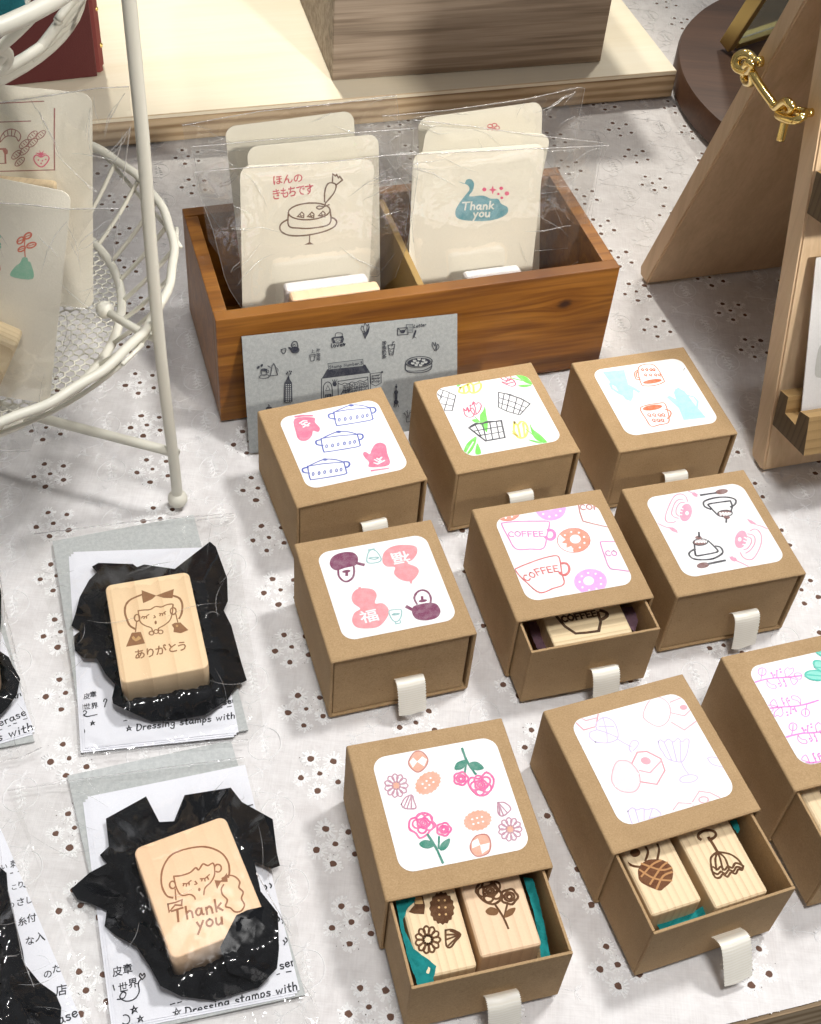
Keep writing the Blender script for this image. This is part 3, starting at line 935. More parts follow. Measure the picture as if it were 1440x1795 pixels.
# teal pouch in the upper tier, unseen part enlarged to shade the cloth
bm = bmesh.new()
Mt = Tm(ctr.x - .004, ctr.y + .006, .2625, math.radians(30))
box(bm, Mt, .135, .15, .022, .008, 4)
for v in bm.verts: v.co.z += .003 * noise.noise(v.co * 40)
obj('fabric_pouch', bm, TEALCLOTH, label='teal fabric pouch lying in the upper basket of the stand', cat='pouch', smooth=True)

# ---- greeting cards in the wire basket
def tilt_plane(P0, yaw, tilt, roll=0.0):
    ex = Vector((math.cos(yaw), math.sin(yaw), 0)); bk = Vector((-math.sin(yaw), math.cos(yaw), 0))
    u_ = bk * math.sin(tilt) + Vector((0, 0, math.cos(tilt)))
    return Plane(P0, ex * math.cos(roll) + u_ * math.sin(roll), u_ * math.cos(roll) - ex * math.sin(roll))
def card_bm(pl, cx, cy, w, h, r, t=.0006):
    bm = bmesh.new(); slab(bm, pl, rrect(cx, cy, w, h, r), t, 0, -t); return bm
def bag_sheet(bm, pl, outline_px, gap, amp, seed, spacing=.006, card=None, mi=0):
    uv = [pl.uv(*p) for p in outline_px]
    rnd = seed * 3.7
    def wf(u, v):
        w = gap + amp * (.7 * abs(noise.noise(Vector((u * 32, v * 18, rnd)))) + .5 * max(0, ridge(u + v * .45, v * .6, 40, rnd)) ** 3 + .15 * noise.noise(Vector((u * 95, v * 60, rnd))))
        if card:
            x0, x1, y1 = card
            d = max(x0 - u, u - x1, v - y1, 0)
            w -= min(d, .02) * .12
            w += amp * min(1, d / .012) * .8 * noise.noise(Vector((u * 70, v * 40, rnd + 9)))
        if card:
            ins = min(u - card[0], card[1] - u, card[2] - v)
            if ins > 0: w = .0009 + (w - .0009) * max(.05, 1 - ins / .006)
        return max(w, .0004) if (not card or (card[0] < u < card[1] and v < card[2])) else w
    sheet(bm, pl, uv, wf, spacing, seed, mi)
    rc = random.Random(seed + 100)
    n = len(uv); cu = sum(p[0] for p in uv) / n; cv = sum(p[1] for p in uv) / n
    for k in range(24):
        a = uv[rc.randrange(n)]
        if a[1] < cv and rc.random() < .4: continue
        if card and card[0] + .004 < (a[0] * .8 + cu * .2) < card[1] - .004 and rc.random() < .75: continue
        t0, t1 = rc.uniform(.45, .9), rc.uniform(.03, .30)
        ang = rc.uniform(-.5, .5)
        p0 = (a[0] + (cu - a[0]) * t1, a[1] + (cv - a[1]) * t1); d = (cu - a[0], cv - a[1])
        L = rc.uniform(.008, .030) / max(1e-6, math.hypot(*d)); d = ((d[0] * math.cos(ang) - d[1] * math.sin(ang)) * L, (d[0] * math.sin(ang) + d[1] * math.cos(ang)) * L)
        crease_uv(bm, pl, wf, p0, (p0[0] + d[0], p0[1] + d[1]), rc, 2)
def crease_uv(bm, pl, wf, p0, p1, rc, mi):
    n = 7; prev = None; w = rc.uniform(.00012, .00038); bend = rc.uniform(-.12, .12)
    dx, dy = p1[0] - p0[0], p1[1] - p0[1]; L = math.hypot(dx, dy); tx, ty = -dy / L, dx / L
    for i in range(n + 1):
        t = i / n; o = bend * L * math.sin(math.pi * t) + rc.uniform(-.0003, .0003)
        u, v = p0[0] + dx * t + tx * o, p0[1] + dy * t + ty * o; ww = w * math.sin(math.pi * min(1, .12 + t * .88))
        h = wf(u, v)
        cur = [bm.verts.new(pl.pt(u + tx * ww * math.cos(q), v + ty * ww * math.cos(q), h + .0001 + ww * math.sin(q))) for q in (0, .63, 1.26, 1.88, 2.51, 3.14)]
        if prev:
            for q in range(5): bm.faces.new((prev[q], prev[q + 1], cur[q + 1], cur[q])).material_index = mi
        prev = cur
def seam(bm, pl, pts_px, w, off, mi):
    pts = [pl.uv(*p) for p in pts_px]
    for a, b in zip(pts, pts[1:]):
        a = Vector(a); b = Vector(b); d = (b - a).normalized(); t = Vector((-d.y, d.x)) * w
        n = max(2, int((b - a).length / .0014)); prev = None
        for i in range(n + 1):
            p = a.lerp(b, i / n); o_ = off + .0004 * noise.noise(Vector((p.x * 160, p.y * 160, 3)))
            rr = (.55 + .6 * abs(noise.noise(Vector((p.x * 420, p.y * 420, 7))))); 
            cur = [bm.verts.new(pl.pt(p.x + t.x * rr * math.cos(q), p.y + t.y * rr * math.cos(q), o_ + w * rr * math.sin(q))) for q in (-.3, .4, 1.1, 1.8, 2.5, 3.3)]
            if prev:
                for q in range(5): bm.faces.new((prev[q], prev[q + 1], cur[q + 1], cur[q])).material_index = mi
            prev = cur

plb = tilt_plane(up(165, 332, .155) + Vector((0, .0, 0)), math.radians(9), math.radians(13), math.radians(-5))
tr = plb.uv(162, 165)
bm = card_bm(plb, tr[0] - .0365, tr[1] - .055, .073, .110, .005)
art = Art(plb, Z(0, 140, 4.273))
art.ws = .8; R_ = (165, 95, 90); PK = (235, 85, 130)
art.S(R_, .55, '-60,182 0,175 330,160', sm=False); art.S(R_, .7, '410,215 408,450 410,675', sm=False); art.S(R_, .6, '-60,690 0,685 410,674', sm=False); art.S(R_, .5, '-60,322 0,316 232,308', sm=False)
art.S(R_, .5, '0,465 12,420 45,382 90,368 140,388 157,425 140,458 122,430 85,420 45,425 5,465'); 
for q in ('28,400 42,430', '58,380 62,420', '90,372 88,415', '118,382 108,420'): art.S(R_, .45, q, sm=False)
art.F((185, 105, 95), '-20,512 45,510 62,530 60,552 47,560 50,622 36,622 34,555 20,525 -20,525', sm=False); art.S(R_, .5, '-20,628 48,624', sm=False)
for cx, cy in ((307, 412), (248, 470), (245, 415), (185, 530), (183, 480), (150, 612), (125, 560)):
    art.EO(R_, .45, cx, cy, 44, 21, -42)
    for t in (-20, 0, 20): art.S(R_, .4, [(cx + t * .75 - 6, cy - t * .68 - 6), (cx + t * .75 + 6, cy - t * .68 + 6)], sm=False)
art.S(PK, .6, '255,585 275,562 310,578 345,562 370,585 350,625 312,652 270,625', closed=True)
art.F(PK, '270,545 300,548 295,525 312,545 330,528 325,550 350,548 325,562 310,578 295,562')
for x_, y_ in ((290, 600), (320, 605), (345, 595), (310, 625)): art.E(PK, x_, y_, 6, 6)
mats = art.emit(bm, [CARD], ink)
obj('bread_card', bm, mats, label='cream card printed with bread and a strawberry, bagged behind the plant card', cat='greeting card')
ms = plb.uv(40, 318)
bm = bmesh.new()
Mst = Matrix(((plb.ex.x, plb.n.x, plb.ey.x, 0), (plb.ex.y, plb.n.y, plb.ey.y, 0), (plb.ex.z, plb.n.z, plb.ey.z, 0), (0, 0, 0, 1)))
o_ = plb.pt(*plb.uv(30, 335), .0075); Mst.translation = o_ + plb.ey * -.032
box(bm, Mst, .0385, .013, .040, .0022, 3)
obj('stamp_block', bm, PINE, label='wooden stamp block in front of the bread card in the wire basket', cat='rubber stamp')
bm = bmesh.new()
OB = [(-40, 165), (60, 152), (175, 134), (232, 131), (238, 200), (226, 258), (222, 285), (190, 330), (160, 372), (130, 420), (-40, 420)]
bag_sheet(bm, plb, OB, .016, .0032, 3, .0055, None)
seam(bm, plb, OB[:4], .0005, .0178, 1); seam(bm, plb, [(234, 200), (226, 262), (221, 300)], .0004, .0178, 1)
obj('cellophane_bag', bm, [CELLO, SEAM, CREASE], label='clear cellophane bag around the bread card in the wire basket', cat='plastic bag', group='bags of the cards', smooth=True)

pr_ = up(70, 705, .0935)
plf = tilt_plane(pr_, math.radians(8), math.radians(14), math.radians(-11))
tr = plf.uv(126, 338)
bm = card_bm(plf, tr[0] - .0365, tr[1] - .053, .073, .106, .005)
art = Art(plf, Z(0, 140, 4.273))
OR = (222, 105, 70); GN = (140, 200, 170)
art.S(OR, .45, '190,1175 186,1240 190,1325')
for cx, cy, rx, ry, ro in ((210, 1168, 30, 19, -35), (155, 1203, 30, 19, -50), (237, 1238, 36, 18, -20), (165, 1266, 30, 16, -30)):
    art.EO(OR, .6, cx, cy, rx, ry, ro); art.S(OR, .35, [(cx - rx * .6, cy + ry * .4), (cx + rx * .6, cy - ry * .4)], sm=False)
art.F(GN, '172,1330 205,1332 214,1358 234,1376 248,1490 82,1470 112,1402 152,1370')
art.F(OR, '-60,1390 -10,1375 4,1400 2,1430 -40,1450'); art.E(GN, -10, 1180, 22, 12, -30); art.E(GN, -14, 1225, 26, 13, 20); art.E(GN, -8, 1255, 22, 12, -20)
mats = art.emit(bm, [CARD], ink)
obj('plant_card', bm, mats, label='cream card printed with an orange seedling in a green pot, front in basket', cat='greeting card')
bm = bmesh.new()
th_ = math.radians(16)
e2 = plf.ex * math.cos(th_) - plf.ey * math.sin(th_); y2 = plf.ey * math.cos(th_) + plf.ex * math.sin(th_)
Mst = Matrix(((e2.x, -plf.n.x, y2.x, 0), (e2.y, -plf.n.y, y2.y, 0), (e2.z, -plf.n.z, y2.z, 0), (0, 0, 0, 1)))
Mst.translation = plf.pt(*plf.uv(38, 588), .0092) - e2 * .02 - y2 * .036
box(bm, Mst, .040, .016, .040, .0025, 3)
obj('stamp_block', bm, PINE_X, label='rounded wooden stamp block in front of the seedling card', cat='rubber stamp')
bm = bmesh.new()
OF = [(-40, 322), (60, 327), (130, 335), (218, 334), (221, 345), (205, 430), (218, 438), (219, 470), (185, 520), (120, 600), (85, 690), (66, 752), (-40, 752)]
bag_sheet(bm, plf, OF, .019, .0038, 5, .0055, None)
seam(bm, plf, OF[:4], .0005, .0212, 1); seam(bm, plf, [(219, 345), (206, 425)], .0004, .0212, 1); seam(bm, plf, [(66, 750), (-40, 750)], .0005, .021, 1)
obj('cellophane_bag', bm, [CELLO, SEAM, CREASE], label='clear cellophane bag around the seedling card, its top edge level with the wooden block behind', cat='plastic bag', group='bags of the cards', smooth=True)

# ---- round walnut base and gold frame
bm = bmesh.new()
cxy = Vector((.3388, .9641, 0)); seg = 96
prof = [(0, .0002), (.162, .0002), (.165, .003), (.165, .021), (.1635, .0236), (.162, .024), (0, .024)]
rings = []
for r_, z_ in prof:
    rings.append([bm.verts.new(cxy + Vector((r_ * math.cos(a), r_ * math.sin(a), z_))) for a in [i * 2 * math.pi / seg for i in range(seg)]] if r_ else [bm.verts.new(cxy + Vector((0, 0, z_)))])
for A, B in zip(rings, rings[1:]):
    for i in range(seg):
        a = (A[i], A[(i + 1) % seg]) if len(A) > 1 else (A[0],); b = (B[(i + 1) % seg], B[i]) if len(B) > 1 else (B[0],)
        bm.faces.new(a + b)
obj('round_wooden_base', bm, WALNUT, label='round dark walnut base behind the light wooden stand', cat='base', smooth=True, autosmooth=40)
pf = up(1272, 88, .0243)
fy = math.radians(39)
exf = Vector((math.cos(fy), math.sin(fy), 0)); bkf = Vector((-math.sin(fy), math.cos(fy), 0))
best = None
for td in range(-50, 51, 2):
    t = math.radians(td); q = proj(pf + (bkf * math.sin(t) + Vector((0, 0, math.cos(t)))) * .055)
    dx = (q[0] - 1272) / max(1, 88 - q[1]); e = abs(dx - .66)
    if best is None or e < best[0]: best = (e, t)
tf = best[1]
uf = bkf * math.sin(tf) + Vector((0, 0, math.cos(tf))); nf = exf.cross(uf)
Mf = Matrix(((exf.x, -nf.x, uf.x, pf.x), (exf.y, -nf.y, uf.y, pf.y), (exf.z, -nf.z, uf.z, pf.z + .0035), (0, 0, 0, 1)))
root = empty('glass_frame', Mf, 'dull gold frame holding glass on the round walnut base', 'frame')
fw, fh = .13, .16
bm = bmesh.new()
for (x0, z0, sx_, sz_) in ((-.003, 0, .0065, fh), (fw, 0, .0065, fh)):
    box(bm, Mf @ Matrix.Translation((x0 + .003, 0, z0)), sx_, .012, sz_, .0008, 2)
for z0 in (0, fh - .006):
    box(bm, Mf @ Matrix.Translation((fw / 2 + .003, .0002, z0)), fw - .007, .0116, .0060, .0008, 2)
obj('frame', bm, GOLD, root)
bm = bmesh.new(); box(bm, Mf @ Matrix.Translation((fw / 2 + .003, 0, .0062)), fw - .008, .003, fh - .0126, 0); obj('pane', bm, GLASS, root)

# ---- A-frame stand
b1 = Vector((.1386, .7075, 0)); dS = Vector((.3333, -.9428, 0)); wS = Vector((.9428, .3333, 0))
def es(s, z, w=0.0): return b1 + dS * (s * .001) + Vector((0, 0, z * .001)) + wS * w
MA = Matrix.Translation(es(90, 0, .12))
root = empty('folding_board_stand', MA, 'light wooden A shaped board stand tied by a brass hook at the right', 'display stand')
def board(name, poly):
    bm = bmesh.new(); prism(bm, [es(s, z) for s, z in poly], wS * .25)
    bmesh.ops.recalc_face_normals(bm, faces=bm.faces)
    bmesh.ops.bevel(bm, geom=[e for e in bm.edges if e.calc_face_angle(0) > .3], offset=.0011, segments=2, affect='EDGES')
    return obj(name, bm, EASEL, root)
back_board = board('back_board', [(-7.5, 6), (-5, .3), (5.2, .3), (84.5, 230), (94, 258), (82, 258)])
front_board = board('front_board', [(166, 4), (168.5, .3), (180, .3), (182.6, 3), (113, 258), (97.5, 258), (99, 250)])
ENDGRAIN = mk_grainwood('dark_end_grain', (.13, .085, .04), (.035, .02, .01), 75, 1, amt=1.0, dist=.3)
LP = [(172.4, 55.8), (180.2, 58.1), (182.6, 48.1), (193.9, 50.0), (193.3, 59.6), (202.2, 63.3), (209.2, 41.4), (175.9, 33.4)]
for ds, dz in ((0, 0), (-33.2, 118)):
    bm = bmesh.new(); prism(bm, [es(s + ds + (.35 if s > 170 else 0), z + dz, -.0004) for s, z in LP], wS * .21)
    bmesh.ops.recalc_face_normals(bm, faces=bm.faces)
    for f in bm.faces: f.material_index = 1 if abs(f.normal.dot(wS)) > .9 else 0
    obj('card_ledge', bm, [LEDGE, ENDGRAIN], root)
bm = bmesh.new()                                # screw eyes and knotted hook
def on_w(px, py, off):
    v = ray(px, py); o0 = b1 + wS * off; t = (o0 - CP).dot(wS) / v.dot(wS); return CP + v * t
def pxs(zf, s, off): return [on_w(*zf(*p), off if not isinstance(off, list) else off[i]) for i, p in enumerate(P(s))]
ZB = Z(1180, 0, 5.538)
tube(bm, smooth_pts(pxs(ZB, '905,570 850,600 790,590 720,530 640,545 610,610 640,660 720,680 770,640', [.004, -.001, -.003, -.006, -.009, -.010, -.009, -.007, -.006]), False, 5), .0028, 10)
obj('screw_eye', bm, BRASS, root, smooth=True)
bm = bmesh.new()
tube(bm, smooth_pts(pxs(ZB, '1390,1080 1320,1095 1250,1080 1190,1075 1130,1095 1060,1110 1020,1105 1040,1135 1130,1165 1200,1165 1265,1125 1290,1095', [.003, -.002, -.004, -.006, -.008, -.009, -.009, -.0105, -.0115, -.011, -.008, -.005]), False, 5), .0022, 10)
obj('screw_eye', bm, BRASS, root, smooth=True)
bm = bmesh.new()
tube(bm, smooth_pts(pxs(ZB, '700,640 740,605 775,640 745,690 705,700 690,750 720,800 770,800 775,720 800,760 880,880 990,1030', [-.012, -.013, -.011, -.008, -.006, -.005, -.005, -.007, -.010, -.010, -.0095, -.009]), False, 5), .0023, 10)
tube(bm, smooth_pts(pxs(ZB, '970,1010 1010,1045 1060,1005 1100,985 1140,1010 1160,1060 1130,1095 1100,1060 1090,1120 1085,1200 1045,1360', [-.009, -.009, -.011, -.012, -.0125, -.011, -.009, -.008, -.0085, -.008, -.008]), False, 5), .0023, 10)
obj('hook', bm, BRASS, root, smooth=True)
for (s0, z0, s1, z1, wo, lab) in ((186.6, 50.6, 153, 130, .0066, 'white card with a faint grey print standing in the lower ledge of the stand'), (153.4, 168.6, 119.5, 250, .0075, 'white card standing in the upper ledge of the stand')):
    p0 = es(s0, z0, wo); p1 = es(s1, z1, wo)
    pc = Plane(p0, wS, p1 - p0)
    bm = bmesh.new(); slab(bm, pc, rrect(.045, (p1 - p0).length / 2, .09, (p1 - p0).length, .0008), .0007)
    if z0 < 100:
        a_ = Art(pc, Z(1280, 380, 3.9), w0=.0008)
        a_.F((205, 205, 200), '600,900 640,870 700,900 700,1120 620,1100 575,1070'); mats = a_.emit(bm, [CARD2], ink)
    else: mats = [CARD2]
    obj('ledge_card', bm, mats, label=lab, cat='card')

# ---- wooden divided box with greeting cards
WY = math.atan2(.352, .936)
MWB = Tm(-.1136, .5334, 0, WY)
WL, WD, WH, WT = .2350, .1040, .0745, .0078
root = empty('divided_wooden_box', MWB, 'orange varnished wooden box with a divider holding bagged greeting cards', 'box')
def wbox(name, x, y, z, a, b, c, bev=.0007, mat=None):
    bm = bmesh.new(); box(bm, MWB @ Matrix.Translation((x, y, z)), a, b, c, bev, 2); return obj(name, bm, mat or ORANGE, root)
KNOT = MWB @ Vector((.204, 0, .053))
def front_panel():
    bm = bmesh.new(); box(bm, MWB @ Matrix.Translation((WL / 2, WT / 2, .0004)), WL, WT, WH, .0008, 2)
    return obj('front_panel', bm, ORANGE_K, root)
# the front has a knot: same varnish with a dark ring figure at the knot
def mk_orange_knot():
    x = N('orange_varnished_pine_knot'); 
    tc_ = x.n('ShaderNodeTexCoord'); sub = x.n('ShaderNodeVectorMath', operation='SUBTRACT'); x.l(tc_.outputs['Object'], sub.inputs[0])
    k = MWB.inverted() @ KNOT; kk = MWB.to_3x3() @ Vector((k.x, 0, k.z)); 
    lk = WM['divided_wooden_box'].inverted() @ KNOT
    sub.inputs[1].default_value = lk
    mp = x.n('ShaderNodeMapping'); mp.inputs['Scale'].default_value = (1, 0, 1.35); x.l(sub.outputs[0], mp.inputs[0])
    ln = x.n('ShaderNodeVectorMath', operation='LENGTH'); x.l(mp.outputs[0], ln.inputs[0])
    nz = x.noise(tc_.outputs['Object'], 160, 3)
    ad = x.n('ShaderNodeMath', operation='MULTIPLY_ADD'); x.l(nz, ad.inputs[0]); ad.inputs[1].default_value = .004; x.l(ln.outputs['Value'], ad.inputs[2])
    kn = x.ramp(ad.outputs[0], [(.0042, (0, 0, 0)), (.0058, (1, 1, 1))])
    ha = x.ramp(ad.outputs[0], [(.005, (0, 0, 0)), (.022, (1, 1, 1))])
    # grain lines bend round the knot
    sp = x.n('ShaderNodeSeparateXYZ'); x.l(sub.outputs[0], sp.inputs[0])
    dv = x.n('ShaderNodeMath', operation='DIVIDE'); dv.inputs[0].default_value = .00007; a2 = x.n('ShaderNodeMath', operation='ADD'); x.l(ln.outputs['Value'], a2.inputs[0]); a2.inputs[1].default_value = .006; x.l(a2.outputs[0], dv.inputs[1])
    sg = x.n('ShaderNodeMath', operation='SIGN'); x.l(sp.outputs['Z'], sg.inputs[0])
    m_ = x.n('ShaderNodeMath', operation='MULTIPLY'); x.l(dv.outputs[0], m_.inputs[0]); x.l(sg.outputs[0], m_.inputs[1])
    zz = x.n('ShaderNodeMath', operation='SUBTRACT'); x.l(sp.outputs['Z'], zz.inputs[0]); x.l(m_.outputs[0], zz.inputs[1])
    xx = x.n('ShaderNodeMath', operation='MULTIPLY'); x.l(sp.outputs['X'], xx.inputs[0]); xx.inputs[1].default_value = .05
    cb = x.n('ShaderNodeCombineXYZ'); x.l(xx.outputs[0], cb.inputs[0]); x.l(zz.outputs[0], cb.inputs[2])
    n1 = x.noise(cb.outputs[0], 75, 3, .5, 1.0); n2 = x.noise(cb.outputs[0], 520, 3)
    c = x.ramp(n1, [(.30, (.125, .040, .004)), (.46, (.235, .086, .009)), (.60, (.33, .134, .019)), (.68, (.19, .065, .007))])
    c = x.mix(.35, c, x.ramp(n2, [(.3, (.125, .042, .004)), (.7, (.33, .134, .019))]))
    n3 = x.noise(cb.outputs[0], 210, 2, .5, .3)
    c = x.mix(.45, c, x.ramp(n3, [(.40, (.42, .28, .18)), (.52, (1, 1, 1))]), 'MULTIPLY')
    c = x.mix(.5, c, x.mix(ha, (.45, .3, .2), (1, 1, 1)), 'MULTIPLY')
    c = x.mix(kn, (.035, .012, .006), c)
    x.col(c).set(Roughness=.42, Specular_IOR_Level=.45); x.bump(n2, .12, .0004); return x.m
ORANGE_K = mk_orange_knot()
MDF = mk_plain('golden_fibreboard', (.42, .27, .09), .7, grain=1400)
front_panel()
wbox('back_panel', WL / 2, WD - WT / 2, .0004, WL, WT, WH)
for x_ in (WT / 2, WL - WT / 2): wbox('side_panel', x_, WD / 2, .0004, WT, WD - 2 * WT - .0004, WH - .0004)
wbox('base_panel', WL / 2, WD / 2, .0004, WL - 2 * WT - .001, WD - 2 * WT - .001, .005, 0)
wbox('divider', .1183, WD / 2, .0058, .0038, WD - 2 * WT - .0008, WH - .0085, .0006, MDF)

fdv = Vector((math.cos(WY), math.sin(WY), 0)); inn = Vector((-math.sin(WY), math.cos(WY), 0)); bfl = Vector((-.1136, .5334, 0))
def wplane(s, tilt, roll=0.0):
    P0 = bfl + inn * s + Vector((0, 0, .0062)); u_ = inn * math.sin(tilt) + Vector((0, 0, math.cos(tilt)))
    return Plane(P0, fdv, u_)
def wcard(name, s, tilt, TLp, TRp, label, draw=None, r=.006):
    pl = wplane(s, math.radians(tilt))
    a = Vector(pl.uv(*TLp)); b = Vector(pl.uv(*TRp)); x_ = (b - a).normalized(); y_ = Vector((-x_.y, x_.x))
    w = (b - a).length; h = min(a.y / max(y_.y, .1), b.y / max(y_.y, .1)) - .0004
    loc = rrect(w / 2, -h / 2, w, h, r)
    bm = bmesh.new(); slab(bm, pl, [tuple(a + x_ * p[0] + y_ * p[1]) for p in loc], .0006, 0, -.0006)
    mats = [CARD]
    if draw:
        ar = Art(pl, *draw[:1]); draw[1](ar); mats = ar.emit(bm, [CARD], ink)
    obj(name, bm, mats, label=label, cat='greeting card')
    return pl, (min(a.x, b.x), max(a.x, b.x), max(a.y, b.y))
BR = (112, 82, 62); RD = (205, 70, 88)
def d_cake(A):
    A.EO(BR, .75, 518, 468, 156, 62, -4); A.S(BR, .75, '364,478 366,575 440,592 545,592 670,560 674,460')
    A.S(BR, .8, '360,528 315,555 300,590 320,625 385,648 500,645 620,620 700,585 722,548 705,522 680,514')
    A.S(BR, .6, '522,650 520,690', sm=False); A.F(BR, '480,716 512,700 520,688 530,700 553,712', sm=False)
    for x_, y_ in ((455, 495), (530, 495), (612, 488)):
        A.S(BR, .6, [(x_ - 26, y_ + 12), (x_ + 8, y_ - 22), (x_ + 24, y_ - 6), (x_ + 22, y_ + 20)], closed=True, sm=False); A.S(BR, .5, [(x_ - 26, y_ + 12), (x_ + 22, y_ + 4)], sm=False); A.S(BR, .5, [(x_ - 4, y_ - 8), (x_ + 8, y_ + 18)], sm=False)
    A.S(BR, .75, '632,395 634,320 655,265 690,256 718,275 702,330 645,400'); A.S(BR, .75, '690,256 694,190 712,205 722,195 735,218 745,208 765,235 718,272', sm=False)
    A.S(BR, .7, '640,400 630,432 595,452 573,440 590,428 630,432 665,418')
    for ch, x_, y_ in (('ほ', 245, 268), ('ん', 322, 260), ('の', 398, 252)): A.J(RD, ch, (x_, y_), (x_ + 78, y_ - 9), 1.0); 
    for ch, x_, y_ in (('き', 240, 378), ('も', 302, 366), ('ち', 358, 357), ('で', 420, 348), ('す', 484, 340)): A.J(RD, ch, (x_, y_), (x_ + 72, y_ - 9), 1.25)
    for s_ in ('262,205 262,250', '285,300 262,310'): pass
TL_ = (95, 160, 172)
def d_swan(A):
    A.F(TL_, '432,594 462,606 474,586 498,582 514,604 508,640 490,672 560,668 600,684 640,686 658,712 690,730 688,762 650,786 580,802 480,800 426,786 416,750 438,706 470,664 490,636 478,612')
    A.T((235, 235, 225), .85, 'Thank', (450, 742), (616, 738), .85); A.T((235, 235, 225), .85, 'you', (508, 782), (596, 778), .9)
    A.F(PK, '612,616 618,632 634,638 618,644 612,662 606,644 592,638 606,632', sm=False)
    for x_, y_, r_ in ((568, 636, 11), (657, 630, 10), (687, 657, 12), (642, 660, 7), (660, 680, 8)): A.E(PK, x_, y_, r_, r_ * .9)
def d_flower(A):
    for k in range(5):
        a = k * 1.257; A.EO(RD, .5, 615 + 20 * math.cos(a), 312 + 14 * math.sin(a), 13, 10)
ZC = Z(420, 260, 4.235); ZSW = Z(660, 120, 3)
cards = []
specs = [
 ('cake_card', .030, 12, (421, 291), (657, 279), 'cream card printed with a cake and piping bag, front left in the wooden box', (ZC, d_cake), 'left', 0),
 ('blank_card', .047, 13, (433, 258), (664, 235), 'blank cream card just behind the cake card in the wooden box', None, 'left', 1),
 ('blank_card', .066, 14, (394, 223), (620, 194), 'blank cream card rearmost in the left half of the wooden box', None, 'left', 2),
 ('swan_card', .030, 12, (725, 268), (956, 252), 'cream card printed with a teal swan, front right in the wooden box', (ZSW, d_swan), 'right', 0),
 ('blank_card', .047, 13, (748, 222), (966, 236), 'cream card tilted behind the swan card in the wooden box', None, 'right', 1),
 ('flower_card', .066, 14, (733, 208), (951, 178), 'cream card with a small red flower, rearmost in the right half of the wooden box', (ZSW, d_flower), 'right', 2)]
bags = {
 ('left', 0): [(340, 297), (420, 290), (560, 281), (727, 262), (730, 300), (722, 360), (712, 420), (690, 483), (640, 525), (430, 548), (402, 505), (392, 480), (372, 400), (350, 340)],
 ('left', 1): [(335, 253), (480, 240), (600, 230), (722, 221), (722, 300), (705, 420), (660, 480), (420, 500), (365, 420), (350, 330)],
 ('left', 2): [(318, 216), (450, 192), (600, 176), (692, 164), (700, 230), (690, 330), (400, 420), (348, 340), (330, 270)],
 ('right', 0): [(672, 268), (760, 264), (900, 258), (1062, 251), (1046, 285), (1030, 400), (1010, 455), (940, 492), (735, 515), (722, 420), (715, 330)],
 ('right', 1): [(720, 206), (820, 217), (930, 233), (1052, 246), (1040, 330), (1010, 430), (760, 450), (720, 330)],
 ('right', 2): [(668, 200), (780, 190), (920, 170), (1010, 150), (1022, 152), (1012, 200), (1000, 330), (720, 360)]}
blab = {('left', 0): 'clear cellophane bag around the cake card', ('left', 1): 'clear cellophane bag around the blank card just behind the cake card', ('left', 2): 'clear cellophane bag around the rearmost card left of the divider',
        ('right', 0): 'clear creased cellophane bag around the swan card', ('right', 1): 'clear cellophane bag around the tilted card behind the swan card', ('right', 2): 'clear cellophane bag around the rearmost flower card'}
for i, (nm, s_, tl, a_, b_, lab, dr, side, k) in enumerate(specs):
    pl, ext = wcard(nm, s_, tl, a_, b_, lab, dr)
    o_ = bags[(side, k)]
    bm = bmesh.new()
    bag_sheet(bm, pl, o_, .0030 if k == 0 else .0022, .0030, 11 + i, .0052, ext)
    seam(bm, pl, [p for p in o_[:4]], .00042, .0040, 1)
    seam(bm, pl, [p for p in o_[3:8]], .00020, .0034, 1); seam(bm, pl, [o_[0]] + [p for p in o_[:8:-1]], .00020, .0034, 1)
    obj('cellophane_bag', bm, [CELLO, SEAM, CREASE], label=blab[(side, k)], cat='plastic bag', group='bags of the cards', smooth=True)
# stamp blocks in front of the cards
for x0, x1, zt, lab in ((.0435, .0945, .0700, 'wooden stamp with a white rubber face in front of the cake card'), (.150, .1875, .0625, 'wooden stamp showing just above the box rim before the swan card')):
    Mx = MWB @ Matrix.Translation(((x0 + x1) / 2, .0158, .0056)) @ Matrix.Rotation(math.radians(-5), 4, 'X')
    root2 = empty('stamp_block', Mx, lab, 'rubber stamp')
    bm = bmesh.new(); box(bm, Mx @ Matrix.Translation((.0015, -.0026, 0)), x1 - x0, .0090, zt - .0056, .0024, 3); obj('handle', bm, MAPLE_P, root2, smooth=False)
    bm = bmesh.new(); box(bm, Mx @ Matrix.Translation((-.0015, .0060, .001)), x1 - x0 - .003, .0078, zt - .0056, .0026, 3); obj('rubber_face', bm, FOAM, root2)
# ---- grey printed card leaning on the wooden box
g0 = up(438, 795, .0004)
gTL = Vector((-.1006, .5383, .0615)) + inn * -.0016; gTR = Vector((.0153, .5819, .0568)) + inn * -.0016
plg = Plane(g0, gTR - gTL, gTL - g0)
a = Vector(plg.uv(424, 590)); b = Vector(plg.uv(802, 550))
bm = bmesh.new()
slab(bm, plg, [(0, 0), (b.x - a.x, .0005), tuple(b), tuple(a)], .0006, 0, -.0006)
A = Art(plg, Z(410, 540, 3.6)); A.ws = .72; K = (38, 40, 52)
A.F(K, '555,446 590,386 830,356 862,408', sm=False)
A.F((132, 136, 136), '594,350 815,322 819,366 600,389', sm=False); A.S(K, .35, '594,350 815,322 819,366 600,389', closed=True, sm=False)
A.T(K, .42, 'Stamp Number.3', (604, 382), (812, 354), .8)
A.S(K, .6, '555,446 553,590', sm=False); A.S(K, .55, '860,408 864,525', sm=False)
